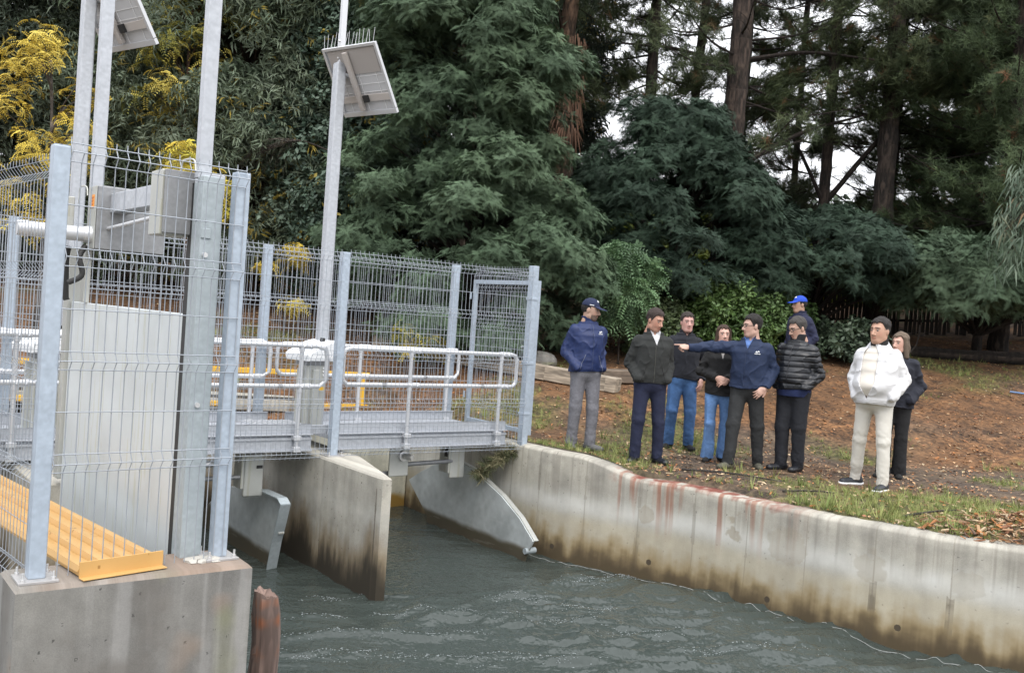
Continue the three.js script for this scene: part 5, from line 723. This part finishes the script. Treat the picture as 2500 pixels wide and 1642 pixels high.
tree({ name: 'eucalyptus_tree', label: 'dark eucalyptus behind the yellow tree at the left edge', seed: 24, x: -10.8, z: -20.5, type: 'euca', mat: LM.gloss, c0: euD, c1: euE, trunkR: 0.18, bark: BK.dark, lobes: 210, n: 34, R: 0.55, flat: 0.75, size: 1.15, front: 0.75, env: [[0.5, 1, 1.5], [3, 2.4, 2.4], [6, 2.6, 2.4], [9, 1.5, 1.4]] });
tree({ name: 'eucalyptus_tree', label: 'tall eucalyptus with pale bare trunk rising behind the silver wattle', seed: 25, x: -1.25, z: -20, type: 'euca', mat: LM.gloss, c0: euD, c1: euA, trunkR: 0.2, bark: BK.pale, lobes: 90, n: 30, R: 0.6, flat: 0.75, size: 1.2, env: [[5.5, 1.6, 0.8], [8, 2.2, 1.5], [12, 1.5, 1.4]] });
const shag = tree({ name: 'eucalyptus_tree', label: 'thick shaggy barked eucalyptus trunk at the right side of the silver wattle', seed: 26, x: 0.85, z: -20.6, type: 'droop', mat: LM.gloss, c0: euD, c1: euA, trunkR: 0.27, bark: BK.brown, lobes: 46, n: 26, R: 0.5, flat: 0.9, size: 1.1, env: [[6.2, 1.5, 1.6], [9, 2.0, 2.2], [13, 1.5, 1.4]] });
{ const r = rngOf(77), L = []; for (let i = 0; i < 260; i++) { const a = r() * 6.283, y = 3.9 + 2.2 * r(), R = 0.27, x = Math.cos(a) * R, z = Math.sin(a) * R, l = 0.25 + 0.4 * r(), w = 0.008 + 0.014 * r(), o = 0.03 + 0.16 * r(); L.push(x - w, y, z, x + w, y, z, x * (1 + o * 3) + 0.05 * (r() - 0.5), y - l, z * (1 + o * 3)); } part('peeling_bark', triGeo(L), new THREE.MeshStandardMaterial({ color: lin(0.15, 0.085, 0.055), roughness: 0.9, side: THREE.DoubleSide }), shag, 'stuff'); }
[[-9, -26, 0.9], [-5.5, -27, 1], [-2, -27, 1], [0.4, -25, 0.85], [-13, -25, 1.1], [-15.5, -22, 1]].forEach(([x, z, k], i) => tree({ name: 'eucalyptus_tree', label: ['dense dark eucalyptus deep in the wood at upper left', 'dense dark eucalyptus deep in the wood behind the middle mast', 'dense dark eucalyptus deep in the wood behind the pale trunk', 'thin dark eucalyptus deep in the wood beside the shaggy trunk', 'dark eucalyptus far back behind the yellow tree', 'dark eucalyptus beyond the left edge of the wood'][i], seed: 40 + i, x, z, type: 'euca', c0: [0.02, 0.032, 0.022], c1: [0.05, 0.07, 0.05], trunkR: 0.2, bark: BK.dark, lobes: i === 3 ? 70 : 190, n: 30, R: 0.75, flat: 0.75, size: 1.7, front: 0.6, env: i === 3 ? [[1, 1.2, 1.0], [6, 1.5, 0.9], [12, 1, 1]] : [[0.5, 2.2, 2.2], [4, 2.8 * k, 2.8 * k], [9, 2.6 * k, 2.6 * k], [13, 1.4, 1.4]] }));
// yellow autumn trees
const yl = [0.55, 0.42, 0.06], yl2 = [0.68, 0.56, 0.13], yg = [0.22, 0.22, 0.04];
tree({ name: 'yellow_tree', label: 'slender tree with golden yellow leaves at the left edge behind the wire fence', seed: 31, x: -7.9, z: -15.6, type: 'yellow', c0: yl, c1: yl2, trunkR: 0.05, bark: BK.grey, lobes: 40, n: 7, R: 0.3, flat: 0.6, size: 0.52, env: [[1.6, 0.8, 0.6], [3, 1.0, 0.95], [4.0, 0.9, 0.7], [4.9, 0.3, 0.3]] });
tree({ name: 'yellow_tree', label: 'small yellow leafed tree seen above the gearbox of the slide gate', seed: 32, x: -5.5, z: -15.8, type: 'yellow', c0: yl, c1: [0.45, 0.42, 0.06], trunkR: 0.03, bark: BK.grey, lobes: 26, n: 6, R: 0.24, flat: 0.5, size: 0.66, env: [[2.1, 0.3, 0.5], [2.7, 0.5, 0.6], [3.2, 0.3, 0.2]] });
tree({ name: 'yellow_tree', label: 'tall thin yellow green tree behind the upper left solar panel', seed: 33, x: -6.2, z: -17.4, type: 'yellow', c0: yg, c1: yl2, trunkR: 0.05, bark: BK.brown, lobes: 70, n: 5, R: 0.3, flat: 0.6, size: 0.66, env: [[3.4, 0.6, 0.3], [4.4, 0.9, 0.4], [5.6, 0.5, 0.9], [7.6, 0.4, 0.8]] });
tree({ name: 'yellow_shrub', cat: 'shrub', label: 'yellow leafed shrub seen through the wire fence behind the footbridge', seed: 34, x: -4.05, z: -16.4, type: 'yellow', c0: yl, c1: yl2, trunkR: 0.015, lobes: 7, n: 10, R: 0.22, flat: 0.5, size: 0.5, env: [[0.5, 0.3, 0.3], [1.2, 0.5, 0.6], [1.7, 0.2, 0.2]] });
tree({ name: 'yellow_shrub', cat: 'shrub', label: 'low yellow sapling at the foot of the wattle behind the gate', seed: 35, x: -1.3, z: -14.9, type: 'yellow', c0: yl, c1: yg, trunkR: 0.012, lobes: 5, n: 10, R: 0.2, flat: 0.4, size: 0.5, env: [[0.45, 0.4, 0.3], [0.75, 0.5, 0.5], [1.0, 0.1, 0.2]] });
// pines on the right
pine({ label: 'thick bare trunked pine standing against the sky above the group', seed: 51, x: 4.05, z: -18.8, h: 12, r: 0.26, y0: 3.4, L: 2.3, bare: 0.4, per: 2, n: 8, lean: 0.012, boughs: [[3.4, -0.25, 3.0, 0.5, 0.07], [5.6, 0.1, 2.6, 0.05, 0.05], [5.4, 3.0, 2.4, 0.12, 0.05]] });
pine({ label: 'slender forked pine right of the thick bare trunk', seed: 52, x: 6.55, z: -20.5, h: 13, r: 0.13, y0: 4.0, L: 1.7, bare: 0.35, n: 8, bark: BK.dark, boughs: [[2.7, 0.5, 2.4, 1.2, 0.07], [2.7, 2.6, 1.6, 1.1, 0.05]] });
pine({ label: 'dark pine trunk low in the sky gap above the man in the white jacket', seed: 53, x: 7.5, z: -19.6, h: 12, r: 0.22, y0: 4.6, L: 1.9, per: 2, bare: 0.3, n: 12, bark: BK.dark });
pine({ label: 'thin dark pine behind the wattle, left of the thick bare trunk', seed: 54, x: 2.75, z: -21.5, h: 13, r: 0.15, y0: 4.6, L: 1.8, per: 2, bare: 0.3, n: 9, bark: BK.dark });
pine({ label: 'leaning thin pine just left of the thick bare trunk', seed: 55, x: 3.75, z: -22.5, h: 13, r: 0.13, y0: 5.2, L: 1.8, per: 2, bare: 0.3, n: 9, bark: BK.dark, lean: 0.04 });
[[9.7, -18.8, 'dense dark green pine filling the upper right'], [11.2, -19.8, 'dense dark pine at the right edge above the drooping eucalyptus branch'], [11.0, -23.0, 'dark pine deep behind the upper right pines'], [13.2, -22, 'dark pine beyond the right edge of the wood']].forEach(([x, z, label], i) => pine({ label, seed: 60 + i, x, z, h: 12, r: 0.2, y0: 1.6, L: 2.5, step: 0.34, per: 4, bare: 0.06, n: 13, bark: BK.dark, c0: [0.03, 0.052, 0.02], c1: [0.075, 0.11, 0.042] }));
[[1.4, -27, 11], [12, -28, 12], [5.6, -24.5, 13], [7.6, -26.5, 13], [9.0, -23, 13]].forEach(([x, z, h], i) => pine({ label: ['far dark pine seen between the shaggy trunk and the thin pines', 'far dark pine behind the right edge pines', 'sparse twiggy pine in the sky gap right of the thick bare trunk', 'sparse twiggy pine far behind the forked pine', 'sparse pine filling the sky gap above the white jacket'][i], seed: 70 + i, x, z, h, r: i > 1 ? 0.1 : 0.16, y0: 2, L: i > 1 ? 2.0 : 2.2, bare: i > 1 ? 0.35 : 0.15, n: i > 1 ? 12 : 10, bark: BK.dark }));
{ // eucalyptus beyond the right edge with a drooping branch reaching into view
  const r = rngOf(81), x = 8.9, z = -13.2, gy = groundY(x, z), t = thing('eucalyptus_tree', 'drooping eucalyptus branch hanging in from the right edge', 'tree', [x, gy, z]), gs = [limb([V(0, 0, 0), V(0.1, 2.5, 0), V(0, 5.5, 0)], 0.14, 0.08, 8, 1)], list = [], c0 = lin(0.06, 0.095, 0.06), c1 = lin(0.13, 0.175, 0.12), br = lin(0.22, 0.12, 0.05);
  for (let k = 0; k < 9; k++) { const e = V(-1.5 - 0.9 * r(), 2.4 + 1.1 * r(), -0.3 + 0.6 * r()), m = V(-1.0, 4.1 + 0.3 * r(), 0.1 * k - 0.4); gs.push(limb([V(0, 4.2, 0), m, e], 0.022, 0.004, 5, k)); const cv = new THREE.CatmullRomCurve3([V(0, 4.2, 0), m, e]); for (let i = 0; i < 24; i++) { const p = cv.getPoint(0.45 + 0.55 * r()); leaf(list, p.add(V(r() - 0.5, r() - 0.6, r() - 0.5).multiplyScalar(0.3)), V(r() - 0.5, 1.4, r() - 0.5).normalize(), 0.8 + 0.4 * r(), (r() < 0.12 ? br : c0).clone().lerp(c1, r()), r); } }
  part('trunk', gs, BK.brown, t); crown('crown', t, SG.droop, LM.gloss, list);
}
// shrubs along the picket fence
[[3.7, -17.2, 'bright green leafy shrub in front of the picket fence, behind the pointing man', [0.05, 0.10, 0.022], [0.13, 0.21, 0.06], 62, [[0.1, 0.5, 0.6], [0.7, 0.7, 0.8], [1.3, 0.4, 0.4]], 'broad'], [4.75, -17.6, 'green leafy shrub beside the blue capped man', [0.05, 0.095, 0.025], [0.11, 0.18, 0.06], 34, [[0.1, 0.5, 0.6], [0.7, 0.6, 0.7], [1.2, 0.3, 0.3]], 'broad'], [1.95, -16.3, 'pale green pinnate sapling beside the silver wattle, above the dark cardigan', [0.07, 0.13, 0.06], [0.15, 0.25, 0.12], 26, [[0.8, 0.3, 0.3], [1.4, 0.5, 0.55], [1.9, 0.3, 0.3]], 'fern'], [2.75, -16.9, 'yellowish green shrub in front of the fence behind the cardigan man', [0.055, 0.085, 0.03], [0.12, 0.16, 0.07], 40, [[0.1, 0.3, 0.3], [0.6, 0.4, 0.4], [0.9, 0.2, 0.2]], 'broad'], [5.9, -17.5, 'dark low shrub at the fence foot left of the white jacket', [0.03, 0.05, 0.03], [0.06, 0.09, 0.05], 30, [[0.05, 0.8, 0.7], [0.6, 0.6, 0.6]], 'broad']].forEach(([x, z, label, c0, c1, lobes, env, type], i) => tree({ name: 'shrub', cat: 'shrub', label, seed: 90 + i, x, z, type, mat: LM.gloss, c0, c1, trunkR: 0.02, lobes, n: 26, R: 0.26, flat: 0.8, size: 0.95, env }));
{ // growth with backlight put into its bright leaf colours, and far wood
  const r = rngOf(99), list = [], far = []; for (let i = 0; i < 5200; i++) { const x = 2 + 16 * r(), z = -27 - 9 * r(), y = groundY(x, z) + (0.2 + 2.6 * r() ** 1.5); leaf(list, V(x, y, z), V(r() - 0.5, 1, r() - 0.5).normalize(), 1.6 + r(), lin(0.12, 0.17, 0.02).lerp(lin(0.3, 0.34, 0.05), r()), r); }
  tag(crown('undergrowth', scene, SG.broad, LM.dull, list), 'yellow green undergrowth glimpsed through the picket fence', 'undergrowth');
  for (let i = 0; i < 9000; i++) { const x = -70 + 160 * r(), z = -62 - 14 * r(), h = 5 + 4 * vnoise(x * 0.14, 3); leaf(far, V(x, groundY(x, z) + h * r(), z), V(r() - 0.5, 1, r() - 0.5).normalize(), 6 + 4 * r(), lin(0.025, 0.04, 0.025).lerp(lin(0.06, 0.085, 0.045), r()), r); }
  tag(crown('far_wood', scene, SG.broad, LM.dull, far), 'far off line of dark woodland beyond the fence', 'wood');
}
{ // bare twiggy branch hanging left of the middle mast
  const r = rngOf(101), gs = [], p0 = V(-3.6, 4.35, -17.2), e = V(-4.75, 4.15, -16.9); gs.push(limb([p0, V(-4.1, 4.45, -17), e], 0.014, 0.006, 5)); const cv = new THREE.CatmullRomCurve3([p0, V(-4.1, 4.45, -17), e]); for (let i = 0; i < 46; i++) { const p = cv.getPoint(0.35 + 0.65 * r()), q = p.clone().add(V(-0.25 - 0.55 * r(), -0.15 - 0.6 * r(), 0.5 * (r() - 0.5))), m = p.clone().lerp(q, 0.5).add(V(-0.08, 0.1, 0)); gs.push(limb([p, m, q], 0.005, 0.002, 3, i)); }
  tag(part('dead_branch', gs, BK.grey), 'pale bare twiggy branch hanging left of the middle solar mast', 'branch');
}
// --- picket fence
{
  const a = V(2.6, 0, -19.3), b = V(11.4, 0, -20.4), n = 92, f = thing('picket_fence', 'dark weathered wooden picket fence along the back of the clearing', 'fence', [7, groundY(7, -19.9), -19.9]), d = b.clone().sub(a), ang = -Math.atan2(d.z, d.x), mats = [lin(0.05, 0.04, 0.033), lin(0.085, 0.07, 0.06), lin(0.035, 0.028, 0.024)].map((c) => std(c, 0.95, 0, { map: bark })), gs = [0, 1, 2].map((k) => merged([box(0.068, 1.0, 0.02), box(0.05, 0.04, 0.02, 0, 0.52, 0)]));
  gs.forEach((g) => (g.userData.ready = true));
  for (let i = 0; i < n; i++) { if (hash(i, 9) < 0.05) continue; const p = a.clone().lerp(b, i / n), m = part('picket', gs[i % 3], mats[Math.floor(hash(i, 2) * 3)], f); m.position.set(p.x - f.position.x, groundY(p.x, p.z) + 0.52 + 0.08 * (hash(i, 1) - 0.5) - f.position.y, p.z - f.position.z); m.rotation.set(0, ang, 0.05 * (hash(i, 3) - 0.5)); }
  for (const h of [0.3, 0.85]) { const m = part('rail', bar(V(a.x, groundY(a.x, a.z) + h, a.z - 0.04).sub(f.position), V(b.x, groundY(b.x, b.z) + h, b.z - 0.04).sub(f.position), 0.03, 0.03, 5), mats[2], f); }
}
// --- timbers, rock, log and hose at the back of the clearing
const plank = imageTex(512, 128, (u, v) => { const g = contrast(fbm(u * 5, v * 26, 0, 4), 2), k = 150 + 62 * (g - 0.5) + 30 * (fbm(u * 2, v * 3) - 0.5); return [k * 1.02, k * 0.97, k * 0.9]; });
function timber(name, label, a, b, w, h, c) { const d = b.clone().sub(a), L = Math.hypot(d.x, d.z), t = thing(name, label, 'timber', [(a.x + b.x) / 2, (a.y + b.y) / 2, (a.z + b.z) / 2], -Math.atan2(d.z, d.x)); t.rotation.order = 'YXZ'; t.rotation.z = Math.atan2(d.y, L); const g = new RoundedBoxGeometry(L, h, w, 2, 0.018), p = g.attributes.position; for (let i = 0; i < p.count; i++) p.setY(i, p.getY(i) + 0.02 * (vnoise(p.getX(i) * 3, p.getZ(i) * 9) - 0.5)); const m = part('beam', g, std(c, 0.9, 0, { map: plank, bumpMap: plank, bumpScale: 0.01 }), t); return t; }
const gp = (x, z, dy = 0) => V(x, groundY(x, z) + dy, z);
timber('timber_beam', 'long pale squared timber beam lying behind the footbridge gate and the capped man', gp(-2.3, -16.1, 0.1), gp(1.68, -14.35, 0.1), 0.3, 0.23, lin(1.0, 0.94, 0.86));
timber('timber_beam', 'shorter grey timber beam lying behind the man in dark cardigan', gp(1.45, -14.9, 0.1), gp(2.75, -15.1, 0.1), 0.28, 0.2, lin(0.5, 0.43, 0.38));
{ const g = new THREE.IcosahedronGeometry(0.3, 3), p = g.attributes.position; for (let i = 0; i < p.count; i++) { const k = 1 + 0.25 * (fbm(p.getX(i) * 4 + 5, p.getY(i) * 4, p.getZ(i) * 4, 3) - 0.5); p.setXYZ(i, p.getX(i) * k * 1.15, p.getY(i) * k * 0.62, p.getZ(i) * k); } g.computeVertexNormals(); const t = tag(part('boulder', g, concMat(nearTex)), 'rounded grey boulder behind the timber beam by the capped man', 'rock'); t.position.copy(gp(0.42, -15.7, 0.08));
  const s = tag(new THREE.Mesh(g, concMat(nearTex)), 'small pale stone in front of the timber beam by the gate post', 'rock'); s.name = 'stone'; s.scale.setScalar(0.3); s.position.copy(gp(0.25, -13.9, 0.02)); scene.add(s); }
{ const lg = tag(part('fallen_log', limb([gp(6.6, -18.2, 0.08), gp(8.6, -17.6, 0.1), gp(11.5, -17.5, 0.12)], 0.1, 0.13, 9, 4), BK.dark), 'dark fallen log on the orange needles at the right edge', 'log');
  tag(part('fallen_log', limb([gp(5.4, -17.6, 0.05), gp(6.4, -17.9, 0.09), gp(7.1, -18.3, 0.05)], 0.05, 0.07, 7, 5), BK.dark), 'thin dark fallen log behind the white jacket', 'log');
  tag(part('hose', tube([gp(8.3, -15.6, 0.03), gp(8.9, -15.4, 0.03), gp(9.6, -15.5, 0.03)], 0.015, 6, 4), std(lin(0.14, 0.24, 0.42), 0.5)), 'blue hose lying on the ground at the right edge', 'hose');
  const tw = limb([gp(7.2, -17.4, 0), gp(7.45, -17.35, 0.35), gp(7.5, -17.4, 0.7)], 0.02, 0.008, 5); tag(part('dead_branch', tw, BK.grey), 'curved bare stick standing before the picket fence behind the white jacket', 'branch'); }
// --- low concrete culvert with yellow rails behind the footbridge
{
  const c = thing('concrete_culvert', 'low concrete culvert with dark openings beyond the footbridge', 'culvert', [-4.6, -0.55, -13.6], 0.32), m = concMat(dampTex);
  part('slab', span(-2.6, 1.5, 0.5, 0.66, -0.5, 0.5, 0.01), m, c); for (const x of [-2.5, -1.3, -0.1, 1.2]) part('pier', span(x, x + 0.25, -0.1, 0.5, -0.5, 0.46, 0.01), m, c); part('sill', span(-2.6, 1.5, -0.1, 0.12, -0.4, 0.52, 0.01), m, c);
  const y = thing('yellow_railing', 'yellow painted two bar railing beyond the footbridge', 'railing', [-4.2, -0.5, -13.2], 0.42), rb = (x0, x1, yy) => span(x0, x1, yy, yy + 0.075, -0.03, 0.03, 0.006);
  part('rail', rb(-2.9, 2.3, 0.98), M.yellowRail, y); part('rail', rb(-2.9, 2.3, 0.5), M.yellowRail, y); for (const x of [-2.6, -0.15, 2.2]) part('post', span(x - 0.035, x + 0.035, 0, 0.98, -0.028, 0.028, 0.006), M.yellowRail, y);
}
// --- litter, chips and grass on the bank
{
  const r = rngOf(123), leafG = triGeo([-0.5, 0, 0, 0, 0.12, 0.28, 0.5, 0, 0, -0.5, 0, 0, 0.5, 0, 0, 0, 0.1, -0.28]), chipG = merged(box(1, 0.14, 0.24)), pal = [[0.4, 0.17, 0.06], [0.42, 0.26, 0.14], [0.27, 0.12, 0.06], [0.14, 0.085, 0.055], [0.5, 0.38, 0.24], [0.34, 0.2, 0.11]].map((c) => lin(...c)), litter = [], chips = [], grass = [];
  chipG.userData.ready = true;
  const spot = () => { const d = 7.2 + 12.5 * r() ** 1.3, x = (-0.42 + 0.98 * r()) * d; return [x, -d]; };
  for (let i = 0; i < 30000; i++) { const [x, z] = spot(); if (voidDist(x, z)[0] < 0.02) continue; if (r() > 0.35 + 0.9 * sstep(0.42, 0.62, fbm(x * 1.3 + 60, z * 1.3, 0, 3))) continue; const n = V(0.9 * (r() - 0.5), 1, 0.9 * (r() - 0.5)).normalize(); leaf(litter, V(x, groundY(x, z) + 0.008, z), n, 0.022 + 0.045 * r() ** 2, pal[Math.floor(r() * 6)].clone().multiplyScalar(0.7 + 0.6 * r()), r); }
  for (let i = 0; i < 6500; i++) { const [x, z] = spot(), [d] = voidDist(x, z), heap = Math.exp(-((x - 4.5) ** 2 + (z + 8.2) ** 2) / 0.5); if (d < -0.12 * heap || r() > 0.22 + heap + 0.4 * Math.exp(-((d - 0.3) ** 2) / 0.12)) continue; leaf(chips, V(x, groundY(x, z) + 0.01 + 0.06 * heap * r(), z), V(0.8 * (r() - 0.5), 1, 0.8 * (r() - 0.5)).normalize(), 0.025 + 0.055 * r() ** 2, pal[[1, 4, 5, 0][Math.floor(r() * 4)]].clone().multiplyScalar(0.55 + 0.5 * r()), r); }
  for (let i = 0; i < 480; i++) { const x = 4.35 + 0.75 * (r() + r() - 1), z = -8.05 + 0.55 * (r() + r() - 1); if (voidDist(x, z)[0] < -0.1) continue; leaf(chips, V(x, groundY(x, z) + 0.05 * r(), z), V(1.2 * (r() - 0.5), 1, 1.2 * (r() - 0.5)).normalize(), 0.035 + 0.07 * r() ** 2, pal[Math.floor(r() * 6)].clone().multiplyScalar(0.5 + 0.5 * r()), r); }
  tag(crown('leaf_litter', scene, leafG, LM.dull, litter), 'brown and orange fallen leaves over the bare ground', 'leaf litter');
  tag(crown('wood_chips', scene, chipG, std(0xffffff, 0.9), chips), 'tan wood chips and bark scattered along the wall top', 'wood chips');
  const L = []; for (let i = 0; i < 9; i++) { const a = r() * 6.283, o = V(Math.cos(a), 0, Math.sin(a)).multiplyScalar(0.03 * r()), s = V(-Math.sin(a), 0, Math.cos(a)).multiplyScalar(0.0045), e = V(Math.cos(a) * (0.02 + 0.06 * r()), 0.06 + 0.07 * r(), Math.sin(a) * (0.02 + 0.06 * r())); L.push(o.x + s.x, 0, o.z + s.z, o.x - s.x, 0, o.z - s.z, e.x + o.x, e.y, e.z + o.z); } const tuft = triGeo(L);
  for (let i = 0; i < 46000; i++) { const [x, z] = spot(), [d] = voidDist(x, z); if (d < 0.06) continue; const g = grassy(x, z) + 0.35 * Math.exp(-((d - 0.2) ** 2) / 0.03); if (r() > g * 0.75) continue; leaf(grass, V(x, groundY(x, z) - 0.01, z), V(0.3 * (r() - 0.5), 1, 0.3 * (r() - 0.5)).normalize(), 0.34 + 0.4 * r() + (r() < 0.02 ? 0.8 : 0), lin(0.13, 0.18, 0.045).lerp(lin(0.3, 0.31, 0.11), r()).multiplyScalar(0.8 + 0.4 * r()), r); }
  tag(crown('grass', scene, tuft, LM.dull, grass), 'short green grass growing in patches on the bank', 'grass');
  // dry weeds hanging from the bank corner over the gate
  const w = []; for (let i = 0; i < 300; i++) { const t = r(), p = W(lerp(2.42, 1.95, t) + 0.12 * (r() - 0.5), lerp(0.05, -0.26, t) + 0.06 * (r() - 0.5), lerp(0.0, -0.1, t) + 0.12 * (r() - 0.5)); leaf(w, p, V(-0.6 + r(), r() - 0.6, r() - 0.3).normalize(), 0.4 + 0.7 * r(), lin(0.06, 0.075, 0.03).lerp(lin(0.3, 0.26, 0.15), r() ** 2), r); }
  tag(crown('dry_weeds', scene, tuft, LM.dull, w), 'tangle of dry weeds hanging over the right gate', 'weeds');
  [[[3.6, -8.4], [4.3, -8.7], 0.012, 'thin bare stick lying at the wall top below the white shoes'], [[1.9, -10.0], [2.9, -9.75], 0.014, 'long dark stick lying along the wall top below the pointing man'], [[2.75, -9.2], [3.3, -9.3], 0.01, 'short stick lying in the grass near the wall'], [[5.4, -9.6], [6.2, -9.2], 0.014, 'bare stick lying in the grass at the right edge']].forEach(([a, b, q, label], i) => tag(part('fallen_stick', limb([gp(...a, 0.02), gp((a[0] + b[0]) / 2, (a[1] + b[1]) / 2 + 0.05, 0.05), gp(...b, 0.02)], q, q * 0.5, 5, i), BK.grey), label, 'stick'));
}
renderer.render(scene, camera);
